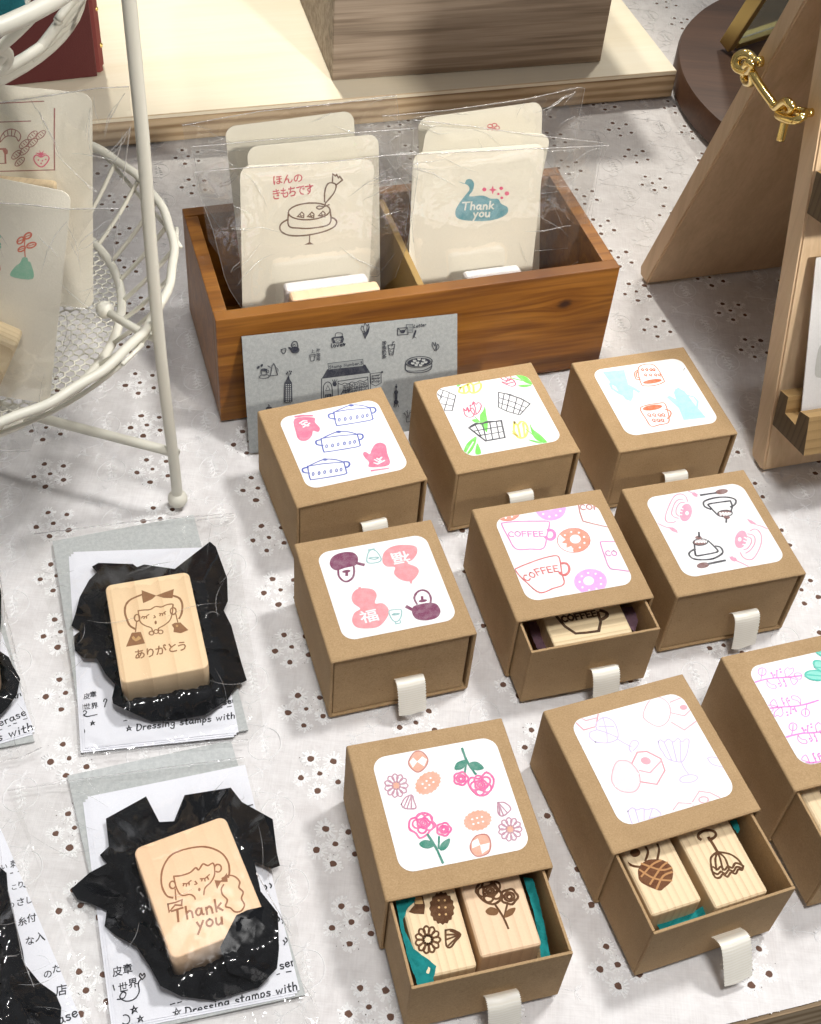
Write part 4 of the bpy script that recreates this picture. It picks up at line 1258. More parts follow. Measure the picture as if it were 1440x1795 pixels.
A.S(K, .6, '570,575 566,500 578,474 595,466 612,476 620,500 624,566'); A.S(K, .4, '580,520 594,488 608,516 582,522', sm=False); A.F(K, '576,545 616,540 618,566 576,572', sm=False)
for x_ in (584, 596, 606): A.S((132, 136, 136), .3, [(x_, 548), (x_, 566)], sm=False)
A.E(K, 637, 478, 14, 16); A.S(K, .4, '622,452 630,466 637,452 645,466 652,450')
A.S(K, .6, '660,560 658,462 846,434 850,520', sm=False); A.S(K, .5, '660,474 680,482 700,472 722,478 745,466 770,470 795,458 820,462 846,448')
random.seed(21)
for y_ in (488, 500, 512, 526):
    for x_ in range(690, 835, 11):
        A.S(K, .38, [(x_ + random.uniform(-4, 4), y_ - (x_ - 690) * .13 + random.uniform(-5, 5)), (x_ + 7 + random.uniform(-3, 3), y_ - (x_ - 690) * .13 + random.uniform(-6, 6)), (x_ + 5, y_ + 8 - (x_ - 690) * .13)], sm=False)
A.S(K, .5, '672,552 690,520 760,508 845,492', sm=False)
A.T(K, .4, 'stamp', (700, 543), (810, 524), .8)
A.S(K, .35, '862,414 930,404 930,470 896,491 866,476', closed=True, sm=False); A.S(K, .45, '930,470 930,404 938,402', sm=False); A.E(K, 936, 403, 7, 6)
for y_, t in ((432, 'Eraser'), (450, 'Stamp'), (470, 'Shop')):
    A.T(K, .32, t.lower() if t != 'Stamp' else t, (870, y_), (922, y_ - 7), .8)
# tulips
A.S(K, .4, '803,128 808,110 818,120 828,96 842,112 850,100 852,130 838,150 812,146 803,128'); A.S(K, .35, '818,120 824,148'); A.S(K, .35, '842,112 838,148')
A.F(K, '828,192 812,150 822,158 826,140 834,150 856,112 852,148 836,180')
# hat girl and greeting
A.S(K, .4, '640,178 646,156 682,158 686,176'); A.F(K, '628,182 690,174 692,182 630,190', sm=False); A.S(K, .9, '622,198 626,188 684,184 690,200'); A.EO(K, .5, 656, 202, 32, 18, 0, a0=20, a1=340)
A.F(K, '622,204 632,196 640,214 628,222'); A.F(K, '676,196 690,200 688,216 674,216'); A.S(K, .4, '644,202 652,198', sm=False); A.S(K, .4, '660,200 668,202', sm=False); A.S(K, .4, '650,212 662,212', sm=False)
A.T(K, .55, 'love', (614, 248), (686, 238), .8); A.F(K, '688,222 696,218 700,224 706,220 702,232 694,238')
# letters
A.F((132, 136, 136), '1088,103 1130,101 1130,150 1092,152', sm=False); A.S(K, .35, '1088,120 1088,103 1130,101 1130,150 1100,153', sm=False)
for y_ in (112, 122, 132, 142): A.S(K, .25, [(1104, y_), (1126, y_ - 1)], sm=False)
A.S(K, .5, '1034,126 1096,122 1100,164 1034,170', closed=True, sm=False); A.S(K, .4, '1034,126 1064,150 1096,122', sm=False); A.F(K, '1050,140 1080,136 1078,152 1064,158 1052,154')
A.T(K, .4, 'Letter', (1134, 124), (1212, 112), .9, .25); A.S(K, .7, '1146,140 1132,178'); A.S(K, .5, '1150,142 1138,180'); A.S(K, .35, '1128,190 1136,182 1152,188')
# drink
A.S(K, .45, '973,233 1016,228 1004,294 982,294', closed=True, sm=False); A.S(K, .5, '998,238 1004,214 1012,210', sm=False); A.S(K, .4, '978,252 992,258 1010,250')
for x_, y_ in ((986, 284), (996, 286), (990, 274), (1000, 276), (986, 266)): A.E(K, x_, y_, 3, 3)
for ch, y_ in (('珍', 232), ('珠', 260), ('奶', 288), ('茶', 316)): A.J(K, ch, (934, y_), (964, y_ - 2))
# hearts, steamer
A.S(K, .4, '1268,268 1252,236 1254,214 1268,236 1272,214 1276,240 1268,268'); A.S(K, .4, '1276,266 1284,226 1294,240 1290,252 1276,266')
A.EO(K, .5, 1168, 338, 84, 34, -4); A.F(K, A.ell(1168, 340, 74, 27, -4), sm=False); A.S(K, .6, '1084,346 1086,392 1130,406 1200,402 1244,380 1248,336'); A.S(K, .5, '1086,392 1130,396 1200,390 1246,366')
for x_, y_ in ((1140, 330), (1168, 320), (1196, 326), (1128, 346), (1158, 342), (1190, 346), (1210, 338), (1150, 356), (1178, 358)):
    A.E((175, 178, 176), x_, y_, 11, 8); A.S(K, .3, [(x_ - 5, y_ - 3), (x_, y_ - 7), (x_ + 5, y_ - 3)], sm=False)
# kettle and cup
A.E(K, 386, 262, 28, 22); A.F(K, '366,270 344,250 352,244 372,256'); A.S(K, .55, '368,246 366,222 382,208 398,214 404,236 404,248'); A.S(K, .4, '374,236 380,226 388,234')
A.S(K, .45, '298,260 328,252 326,272 318,284 308,284 298,260'); A.S(K, .3, '300,262 326,262', sm=False)
# small cup and characters
A.S(K, .4, '478,294 514,290 506,330 486,333', closed=True, sm=False); A.S(K, .3, '486,302 508,300', sm=False)
for ch, x_, y_ in (('上', 484, 282), ('海', 518, 276), ('咖', 520, 304), ('啡', 520, 330)): A.J(K, ch, (x_, y_), (x_ + 27, y_ - 2))
# coffee set
A.EO(K, .45, 192, 430, 32, 12, -6); A.S(K, .45, '170,388 176,416 190,424 206,414 208,382'); A.E(K, 189, 388, 19, 10); A.EO(K, .4, 212, 398, 8, 9)
A.E(K, 154, 372, 7, 11, 40); A.E(K, 176, 360, 7, 10, 35); A.S(K, .5, '230,426 242,362 252,348 260,362 276,420', closed=True, sm=False); A.S(K, .4, '230,372 214,362'); A.S(K, .4, '262,370 278,384 278,400')
# bottle tower
A.F(K, '316,592 320,470 334,446 340,430 348,430 352,446 366,468 370,588', sm=False)
for y_ in range(478, 585, 13):
    for x_ in (330, 343, 356): A.F((165, 168, 168), [(x_ - 3.4, y_), (x_ + 3.4, y_ - .6), (x_ + 3.4, y_ + 6.4), (x_ - 3.4, y_ + 7)], sm=False)
A.S(K, .35, '344,430 340,404'); A.S(K, .35, '346,430 354,408 360,400'); 
for x_, y_ in ((338, 402), (350, 396), (362, 398), (332, 412), (358, 412)): A.E(K, x_, y_, 4, 5)
# tv tower
A.S(K, .5, '1023,478 1023,600', sm=False); A.E(K, 1023, 494, 7, 7); A.E(K, 1023, 528, 13, 13); A.E(K, 1023, 590, 15, 14); A.S(K, .9, '1019,538 1019,585', sm=False); A.S(K, .9, '1027,538 1027,585', sm=False)
A.S(K, .5, '1015,600 1008,622', sm=False); A.S(K, .5, '1031,600 1038,620', sm=False); A.S(K, .5, '1023,602 1023,618', sm=False)
A.E(K, 222, 634, 22, 16); A.S(K, .4, '222,620 216,606 226,612'); A.S(K, .4, '1085,690 1088,716 1112,714', sm=False)
for q_ in ('1090,688 1074,656', '1094,688 1094,640', '1098,688 1112,644', '1078,668 1066,662', '1094,660 1084,646', '1108,660 1120,652'): A.S(K, .35, q_, sm=False)
mats = A.emit(bm, [GREY2], gray_ink)
obj('printed_card', bm, mats, label='grey recycled card with tiny black stamp prints leaning on the wooden box', cat='card')

# ================================================================== kraft drawer boxes
BW, BD, BHT = .0700, .07223, .04516
TH = .0016
def sleeve_bm():
    bm = bmesh.new()
    o = rrect(0, BHT / 2, BW, BHT, .0011, 4)
    i_ = rrect(0, BHT / 2, BW - 2 * TH, BHT - 2 * TH, .0004, 4)
    m_ = rrect(0, BHT / 2, BW - .0009, BHT - .0009, .0009, 4)
    k_ = rrect(0, BHT / 2, BW - 2 * TH + .0009, BHT - 2 * TH + .0009, .0006, 4)
    loops = []
    for pr_, y in ((i_, BD / 2), (o, BD / 2), (o, -BD / 2 + .0006), (m_, -BD / 2), (k_, -BD / 2), (i_, -BD / 2 + .0006)):
        loops.append([bm.verts.new((x, y, z)) for x, z in pr_])
    n = len(o)
    for q in range(6):
        A_, B_ = loops[q], loops[(q + 1) % 6]
        for j in range(n): bm.faces.new((A_[j], A_[(j + 1) % n], B_[(j + 1) % n], B_[j]))
    return bm
DW, DH, DZ = BW - 2 * TH - .0020, BHT - 2 * TH - .0016, TH + .0004
def drawer_bm():
    """tray with its front face at y = 0, local to the box with the drawer shut"""
    bm = bmesh.new(); t = .0013
    y0 = -BD / 2 + .0010; L = BD - .003
    for (x, y, z, a, b_, c) in ((0, y0 + t / 2, DZ, DW, t, DH), (0, y0 + L - t / 2, DZ, DW, t, DH), (-DW / 2 + t / 2, y0 + L / 2, DZ, t, L - 2 * t - .0002, DH - .0001), (DW / 2 - t / 2, y0 + L / 2, DZ, t, L - 2 * t - .0002, DH - .0001)):
        box(bm, Matrix.Translation((x, y, z)), a, b_, c, .00045, 2)
    box(bm, Matrix.Translation((0, y0 + L / 2, DZ)), DW - 2 * t - .0002, L - 2 * t - .0002, t, 0)
    return bm
def ribbon_bm(x0, w, prof, skew=0.0):
    """folded ribbon loop hanging from the drawer front; prof = (forward mm, height mm)"""
    bm = bmesh.new()
    pts = smooth_pts([Vector((0, -f * .001, z * .001)) for f, z in prof], False, 5)
    back = []
    for i in range(len(pts) - 2, -1, -2):
        t = i / (len(pts) - 1)
        back.append(pts[i] + Vector((0, .0006 * (1 - abs(2 * t - 1)) + .0002, -.0004 * (1 - t))))
    allp = pts + back
    nx_ = 10; rows = []
    for k, p in enumerate(allp):
        s_ = p.y / min(q.y for q in allp) if min(q.y for q in allp) < 0 else 0
        row = []
        for i in range(nx_ + 1):
            u_ = i / nx_ - .5
            row.append(bm.verts.new((x0 + u_ * w + skew * s_, p.y - .0005 * math.cos(u_ * 3.1) * s_ + skew * .6 * u_ * s_, p.z + .0003 * math.sin(u_ * 9 + k * .3) * s_)))
        rows.append(row)
    for r0, r1 in zip(rows, rows[1:]):
        for i in range(nx_): bm.faces.new((r0[i], r0[i + 1], r1[i + 1], r1[i])).smooth = True
    # stitched picot edge
    for sgn, i in ((-1, 0), (1, nx_)):
        for k in range(0, len(pts) - 1):
            a_, b_ = rows[k][i].co, rows[k + 1][i].co
            m_ = (a_ + b_) / 2 + Vector((sgn * .0005, 0, .0001))
            bm.faces.new([bm.verts.new(q) for q in (a_, b_, m_)])
    return bm
SLEEVE_ME = DRAWER_ME = None
BOXES = {
 'A': (-.03953552, .47974557, .42381768, 0.0, 'kraft drawer box with blue casserole pots and pink oven mitts on top'),
 'B': (.04056944, .51315052, .37981254, 0.0, 'kraft drawer box with tulips and wire baskets on top'),
 'C': (.12738654, .54053186, .35024063, 0.0, 'kraft drawer box with pale blue coffee pots and orange mugs on top'),
 'D': (-.00909252, .38712592, .36249421, 0.0, 'kraft drawer box with pink gourds and purple kettles on top'),
 'E': (.0755093, .42036702, .33882137, .0177, 'half open kraft drawer box with coffee cups and doughnuts on top'),
 'F': (.15219806, .44491499, .34049592, 0.0, 'kraft drawer box with puddings, spoons and forks on top'),
 'G': (.02713536, .27525996, .320596, .0360, 'open kraft drawer box with roses and biscuits on top'),
 'H': (.11359337, .3070541, .41073989, .0360, 'open kraft drawer box with faint pink chocolates and a glass on top'),
 'I': (.19517367, .34441341, .36458366, .0345, 'open kraft drawer box with magenta leafy branches on top, cut by the frame'),
}
BM_ = {}
RIB = {  # x0 mm, profile
 'A': (6, [(0, 22), (3, 23.5), (5.5, 20), (7, 12), (8, 2)]), 'B': (3, [(0, 22), (3, 23), (5.5, 20), (7, 12), (8, 2)]), 'C': (2, [(0, 22), (3, 23), (5.5, 20), (7, 12), (8, 2)]),
 'D': (3, [(0, 20.5), (2.6, 22.6), (5.8, 20.8), (8.6, 13), (10.8, 5)]), 'E': (6, [(0, 20), (2.6, 22.3), (6, 20), (9, 12), (11.5, 3)]),
 'F': (6, [(0, 21.5), (2.0, 24.4), (5.6, 23), (8.4, 14), (10.2, 5)]), 'G': (4.5, [(0, 20), (2.6, 22.3), (6, 20), (9, 12), (11.5, 3)]),
 'H': (5.5, [(0, 19), (3.6, 22), (7, 21.3), (12, 13), (16, 5)]), 'I': (3, [(0, 21), (2.2, 22.3), (4.6, 20), (6.4, 12), (8, 1.5)]),
}
def box_M(n): x, y, a = BOXES[n][:3]; return Tm(x, y, 0, a)
first = None
for n, (x, y, yaw, open_, lab) in BOXES.items():
    M = Tm(x, y, .0001, yaw); BM_[n] = M
    root = empty('drawer_box', M, lab, 'gift box', 'kraft drawer boxes with stamp sheets on top')
    if first is None:
        bm = sleeve_bm(); bm.transform(M); sl = obj('sleeve', bm, KRAFT, root)
        bm = drawer_bm(); bm.transform(M); dr = obj('drawer', bm, KRAFT, root)
        first = (sl, dr)
    else:
        sl, dr = (o.copy() for o in first)
        for o in (sl, dr):
            COL.objects.link(o); o.parent = root
    dr.location = (-.0006, -open_, 0)
    WM[dr.name] = M @ Matrix.Translation((-.0006, -open_, 0))
    x0, prof = RIB[n]
    bm = ribbon_bm(x0 * .001, .0132, prof, .0012 if n in 'HF' else .0004); bm.transform(M @ Matrix.Translation((0, -BD / 2 - open_ + .0008, 0)))
    obj('ribbon_tab', bm, RIBBON, dr, recalc=False)

STK = (.0013, .0008, .0548, .0540, .0062)
def sticker(n, zoom, draw):
    M = BM_[n]; M3 = M.to_3x3()
    pl = Plane(M @ Vector((0, 0, BHT + .00012)), M3 @ Vector((1, 0, 0)), M3 @ Vector((0, 1, 0)))
    cl = rrect(*STK)
    bm = bmesh.new(); slab(bm, pl, cl, .00012, 0, -.00008)
    A = Art(pl, zoom, clip=rrect(STK[0], STK[1], STK[2] - .0003, STK[3] - .0003, STK[4]))
    draw(A)
    rt = [o for o in bpy.data.objects if o.get('label') == BOXES[n][4]][0]
    mats = A.emit(bm, [STICKER], ink)
    obj('sticker', bm, mats, rt)
# --- A pots and mitts
def art_A(A):
    Bl = (72, 92, 178); Pk = (242, 120, 150); Wh = (245, 240, 242)
    for ox, oy in ((0, 0), (-64, 134), (-132, 274)):
        t = lambda s: [(p[0] + ox, p[1] + oy) for p in P(s)]
        A.S(Bl, .6, t('536,584 572,566 620,548 670,549 706,558 718,564')); A.S(Bl, .55, t('540,582 600,572 660,566 716,562'))
        A.S(Bl, .6, t('534,582 540,620 548,648 560,650 640,638 724,622 729,608 722,580 716,560'))
        A.S(Bl, .8, t('536,588 512,594 508,604 516,614 542,618')); A.S(Bl, .8, t('722,560 740,562 746,574 738,586 726,588')); A.E(Bl, 622 + ox, 549 + oy, 13, 6)
        for x_, y_ in ((562, 622), (592, 618), (620, 613), (652, 608), (680, 604), (703, 600)): A.EO(Bl, .45, x_ + ox, y_ + oy, 4.5, 8, 8)
    A.F(Pk, '335,603 380,597 428,598 431,606 380,606 336,612', sm=False)
    A.F(Pk, '336,618 432,611 440,636 464,664 456,684 430,679 424,702 404,724 376,730 354,718 344,690')
    for q in ('362,640 380,628 398,628', '376,648 388,638 400,636', '400,650 412,640', '380,660 392,652 404,654', '372,644 408,652'): A.S(Wh, .7, q, sm=False)
    A.F(Pk, '720,876 814,864 812,870 722,884', sm=False)
    A.F(Pk, '716,862 712,836 690,812 682,792 694,784 716,796 726,772 744,746 772,738 796,752 804,790 814,850')
    for q in ('738,840 756,846 790,828', '740,824 752,830', '752,818 764,824 776,812', '758,836 772,828'): A.S(Wh, .7, q, sm=False)
def art_B(A):
    Dk = (72, 72, 78); R1 = (226, 84, 118); Gn = (118, 214, 88); Ye = (246, 228, 110)
    A.F(Gn, '566,592 588,562 602,530 612,590 622,645 616,712 596,684 570,642'); A.F(Gn, '510,624 545,620 562,642 530,642'); A.S(Gn, .5, '530,602 566,640 600,700')
    for q in ('452,545 462,588 490,606 520,598 528,566 512,540 494,562 478,536 470,562 452,545', '498,520 502,556 528,588 560,568 576,524 556,502 540,516 522,498 512,520 498,520', '522,508 534,540 540,580', '478,540 490,572'): A.S(R1, .6, q)
    A.S(Dk, .85, '490,681 540,655 620,642 716,630 742,748 606,772', closed=True, sm=False); A.S(Dk, .9, '500,672 540,650 580,652 620,636 670,636 716,630')
    for q in ('520,704 600,690 726,668', '556,735 640,722 736,706', '536,664 572,736', '584,650 612,770', '636,644 656,762', '682,638 704,754'): A.S(Dk, .6, q, sm=False)
    A.S(Dk, .6, '697,432 760,446 850,476 918,512 846,590 760,566 698,536', closed=True, sm=False)
    for q in ('702,470 800,500 892,540', '700,504 780,530 868,566', '736,444 718,542', '776,452 752,562', '826,470 800,576', '872,492 836,586'): A.S(Dk, .5, q, sm=False)
    A.S(Dk, .7, '700,432 740,440 780,448 820,464 860,478 916,512')
    A.S(Dk, .5, '254,402 330,424 397,454 372,560 300,562 236,420', closed=True, sm=False)
    for q in ('268,450 390,486', '286,510 380,528', '310,418 280,500', '352,436 316,560', '250,424 300,470'): A.S(Dk, .45, q, sm=False)
    A.F(Gn, '448,872 466,806 504,764 542,742 536,790 512,838 482,868'); A.F(Gn, '548,788 576,858 534,862'); A.S((235, 250, 230), .6, '470,862 520,780', sm=False)
    for q in ('808,640 806,700 838,750 884,742 902,690 884,648 856,636 830,660 808,640', '832,660 850,742', '870,650 880,738', '800,705 830,740 800,720'): A.S(Ye, 1.1, q)
    A.F(Gn, '914,642 938,690 998,736 1040,788 980,776 936,732'); A.F(Gn, '902,764 950,770 1010,790 960,786'); A.S(Gn, .5, '890,690 960,750')
    for q in ('430,400 420,430 470,438 494,410 480,380 450,390 430,400', '480,380 500,432 546,430 574,398 566,366 520,380 500,366 480,380', '520,380 524,430', '450,390 456,436'): A.S(Ye, 1.1, q)
    A.F(Gn, '404,384 440,344 500,340 450,362 420,390'); A.F(Gn, '520,340 560,336 566,362 540,350'); A.S(Gn, .6, '500,366 530,340')
    for q in ('704,322 730,306 760,304 786,330 764,352 726,342 704,322', '720,360 752,376 790,390 816,378 800,346 764,340 750,360 720,360', '730,320 770,340', '752,372 800,362'): A.S(R1, .6, q)
    A.F(Gn, '800,288 850,300 900,330 936,376 890,366 838,330'); A.F(Gn, '832,386 880,378 932,382 880,398'); A.S(Gn, .6, '780,330 860,350')
def art_C(A):
    Or = (224, 112, 68); Lb = (168, 214, 236)
    A.F(Lb, '290,756 404,745 416,790 426,822 458,838 492,860 480,868 452,850 454,880 440,912 412,902 396,882 372,872 334,846 322,818 330,812', sm=False)
    A.F(Lb, '664,866 672,846 690,838 702,848 720,856 736,876 774,886 796,910 792,946 812,970 834,996 716,1010 690,946 660,920 628,890 640,880 676,900', sm=False)
    A.F((245, 250, 252), '742,884 768,890 784,912 782,936', sm=False); A.F((245, 250, 252), '340,824 344,838 372,858 360,836', sm=False)
    A.S(Or, .55, '480,731 560,720 612,798 606,812 570,826 520,830 492,816', closed=True); A.E(Or, 552, 806, 50, 11, -8)
    A.S(Or, .6, '478,746 460,758 460,780 470,796 488,796'); A.S(Or, .55, '476,754 468,764 470,782 482,786')
    for y_, xs in ((750, (492, 514, 536, 552)), (778, (508, 534, 560, 580))):
        for x_ in xs: A.S(Or, .5, [(x_, y_ - 6), (x_ + 8, y_ - 12), (x_ + 14, y_ - 6), (x_ + 8, y_), (x_ + 4, y_ - 4), (x_ + 16, y_ + 2)])
    A.S(Or, .55, '488,950 516,1000 546,1042 590,1034 634,1024 638,990 618,924 580,922 520,932', closed=True); A.E(Or, 552, 944, 52, 14, -8)
    A.S(Or, .7, '622,954 642,960 650,976 640,996 630,1000'); 
    for y_, xs in ((990, (532, 558, 586, 606)), (1018, (556, 580, 602))):
        for x_ in xs: A.S(Or, .5, [(x_ - 6, y_ - 6), (x_, y_ - 14), (x_ + 10, y_ - 10), (x_ + 6, y_), (x_ - 2, y_ - 4), (x_ + 14, y_ + 2)])
    A.S((60, 60, 60), .3, '716,748 722,736', sm=False)
def art_D(A):
    Pu = (126, 62, 94); Pk = (246, 150, 156); Te = (150, 192, 192); Wh = (250, 240, 242)
    A.F(Pu, '880,662 920,646 984,636 1030,646 1053,690 1030,730 962,748 900,738 874,700'); A.S(Pu, 1.5, '880,682 842,662', sm=False)
    A.S(Pu, .9, '904,644 888,606 906,570 940,556 974,570 992,604 990,640'); A.E(Pu, 942, 624, 27, 9, -8); A.S(Pu, 1.2, '938,620 937,600', sm=False)
    A.F(Pu, '354,386 372,346 428,320 498,318 532,350 520,398 452,416 400,432 366,416'); A.S(Pu, 1.5, '522,386 566,396', sm=False)
    A.S(Pu, .9, '408,428 412,468 440,498 470,500 500,476 508,440 506,408'); A.E(Pu, 459, 438, 27, 9, -8); A.S(Pu, 1.2, '462,442 461,462', sm=False)
    A.F(Pk, '548,545 590,545 632,556 651,590 640,640 690,640 726,680 716,730 664,786 590,799 522,790 495,750 510,700 546,674 504,640 492,600 512,560'); A.F(Pk, '532,542 548,535 556,550 540,556', sm=False)
    A.F(Pk, '686,352 702,312 752,280 832,270 897,282 906,320 880,362 846,386 900,410 917,440 892,482 858,502 800,490 760,452 766,412 716,408 690,386'); A.F(Pk, '858,496 876,496 872,516 860,514', sm=False)
    A.J(Wh, '福', (556, 762), (672, 738), .86); A.J(Wh, '福', (848, 312), (732, 334), .86)
    A.S(Te, .55, '728,690 770,680 806,682 802,730 776,756 746,740', closed=True); A.S(Te, .5, '766,756 772,770 800,764 800,750', sm=False); A.S(Te, .6, '750,712 768,704 792,706 776,712', closed=True)
    A.S(Te, .55, '604,310 642,306 678,356 662,380 602,386 588,364', closed=True); A.S(Te, .5, '602,318 600,302 634,296 638,308', sm=False); A.S(Te, .6, '604,356 624,350 662,350 640,362', closed=True)
def art_E(A):
    Mv = (222, 138, 196); Rd = (214, 112, 112); Oc = (246, 152, 128); Lv = (226, 168, 238); Wh = (250, 246, 248); Br = (196, 120, 116)
    def donut(cx, cy, rx, ry, c, hx, hy, bite):
        A.EO(Br if c == Oc else Lv, .35, cx, cy, rx, ry)
        if bite: A.F(c, [(cx + rx * math.cos(a) * k, cy + ry * math.sin(a) * k) for a, k in [(math.radians(t), .97 if not 95 < t < 205 else (.62 + .12 * math.sin(t * .16))) for t in range(0, 360, 10)]])
        else: A.E(c, cx, cy, rx * .97, ry * .97)
        A.E(Wh, hx, hy, rx * .33, ry * .36)
        for k in range(9): a = k * .698 + .3; A.E(Wh, cx + rx * .68 * math.cos(a), cy + ry * .70 * math.sin(a), 7, 6)
    donut(814, 386, 104, 77, Oc, 824, 378, True); donut(920, 646, 102, 78, Lv, 908, 642, False); donut(392, 200, 86, 64, Oc, 385, 188, False); donut(668, 186, 94, 74, Lv, 665, 170, False)
    A.S(Mv, .6, '360,288 400,366 448,440 540,442 624,436 646,350 661,285 648,268 560,266 460,268 376,276', closed=True); A.EO(Mv, 1.5, 664, 352, 30, 30, a0=-110, a1=150)
    A.T(Mv, .55, 'COFFEE', (404, 364), (626, 362), .85)
    A.S(Rd, .55, '448,580 520,656 600,717 680,692 752,662 738,590 726,510 702,484 620,500 540,528 466,558', closed=True); A.EO(Rd, 1.1, 752, 568, 34, 38, a0=-110, a1=140)
    for ch, x_, y_, a_ in (('C', 518, 648, -30), ('O', 548, 626, -24), ('F', 584, 612, -18), ('F', 616, 600, -12), ('E', 650, 592, -8), ('E', 688, 586, -4)):
        c_, s_ = math.cos(math.radians(a_)), math.sin(math.radians(a_)); A.T(Rd, .55, ch, (x_, y_), (x_ + 32 * c_, y_ + 32 * s_), .9)
    A.S(Br, .5, '838,136 852,210 872,266 940,284 1040,306', sm=False); A.T(Br, .5, 'COF', (856, 194), (970, 192), .85)
    A.S(Mv, .5, '1120,398 1060,396 990,396 984,412 1010,490 1040,560 1090,572 1160,582'); A.T(Mv, .5, 'CO', (1018, 486), (1090, 484), .9)
def art_F(A):
    Dk = (56, 54, 60); Bn = (132, 96, 92); Pk = (246, 160, 184); Wh = (250, 246, 246)
    A.S(Dk, .9, '602,616 572,632 562,654 590,680 650,687 720,680 772,654 786,632 770,604 740,596'); A.S(Dk, .85, '598,590 602,640 612,660 660,654 724,642 752,632 744,614 716,586 690,562')
    A.E(Bn, 637, 570, 48, 21, -4)
    for x_ in (612, 632, 652, 668): A.S(Wh, .8, [(x_ - 6, 572), (x_ + 3, 552), (x_ + 10, 570)])
    A.EO(Dk, .5, 637, 570, 49, 22, -4); A.E(Bn, 624, 540, 22, 11); A.S(Dk, .9, '629,534 627,506', sm=False)
    A.E(Bn, 654, 724, 42, 19, -8); A.S(Dk, 1.1, '694,714 750,702 800,692', sm=False)
    A.S(Dk, .9, '704,352 668,336 657,314 668,296 722,278 790,271 842,276 872,292 866,320 838,336'); A.S(Dk, .85, '836,296 760,306 692,318 700,336 746,384 764,396'); A.S(Dk, .85, '836,296 848,330 842,360 840,386')
    A.E(Bn, 800, 380, 48, 21, -4)
    for x_ in (774, 794, 812, 832): A.S(Wh, .8, [(x_ - 6, 374), (x_ - 2, 392), (x_ + 8, 378)])
    A.EO(Dk, .5, 800, 380, 49, 22, -4); A.E(Bn, 813, 406, 20, 11); A.S(Dk, .9, '810,414 808,438', sm=False)
    A.E(Bn, 778, 235, 42, 17, -8); A.S(Dk, 1.1, '640,258 690,250 738,244', sm=False)
    A.E(Pk, 540, 374, 40, 60, 14); A.E(Wh, 548, 378, 12, 14)
    for q in ('552,300 540,268 514,252 484,254 456,276 428,330 406,392 406,424 424,440 456,440 472,432', '520,290 494,288 470,306 452,348 446,384 464,404 490,412', '530,306 500,312 478,346 476,380 494,398'): A.S(Pk, .55, q)
    for q in ('500,340 520,350', '492,362 514,368', '490,386 512,388'): A.S(Wh, .7, q, sm=False)
    A.E(Pk, 906, 552, 40, 60, 14); A.E(Wh, 898, 552, 12, 14)
    for q in ('968,496 994,484 1022,494 1042,530 1040,580 1016,640 984,682 950,686 918,668 902,640', '952,516 986,524 1000,548 994,588 966,626 938,644', '948,534 972,546 974,576 950,612 926,620'): A.S(Pk, .55, q)
    for q in ('930,540 950,550', '926,562 948,570', '920,586 942,590'): A.S(Wh, .7, q, sm=False)
    A.S(Pk, .6, '506,210 545,226 586,246', sm=False); A.F(Pk, '576,240 600,240 624,258 614,262 620,272 600,268 584,256', sm=False)
    A.S(Pk, .5, '358,448 390,464 424,476', sm=False); A.F(Pk, '420,470 456,474 480,490 488,511 450,498', sm=False)
    A.S(Pk, .5, '1080,482 1046,466 1010,456', sm=False); A.F(Pk, '944,414 980,428 1002,444 1012,458 970,446', sm=False)
    A.S(Pk, .6, '972,740 920,714 872,692', sm=False); A.F(Pk, '828,664 840,668 846,662 858,672 872,674 882,694 862,700 844,692 834,680', sm=False)
def rose(A, c, w, pts_big, big, small, stems, sc, lw):
    A.S(c, w, pts_big, closed=True)
    cx, cy, r_ = big
    A.EO(c, w, cx, cy, r_ * .38, r_ * .32, 20); A.EO(c, w, cx, cy, r_ * .66, r_ * .52, 0, bump=.07, nb=5)
    for k in range(5):
        a = k * 1.257 + .5; A.EO(c, w * .9, cx + r_ * .62 * math.cos(a), cy + r_ * .55 * math.sin(a), r_ * .52, r_ * .46, math.degrees(a), a0=-115, a1=115)
    A.EO(c, w * .8, cx, cy, r_ * .15, r_ * .13)
    cx, cy, r_ = small
    A.EO(c, w, cx, cy, r_, r_ * .92, 0, bump=.08, nb=5, n=30); A.EO(c, w, cx, cy, r_ * .62, r_ * .55); A.EO(c, w * .9, cx, cy, r_ * .3, r_ * .28)
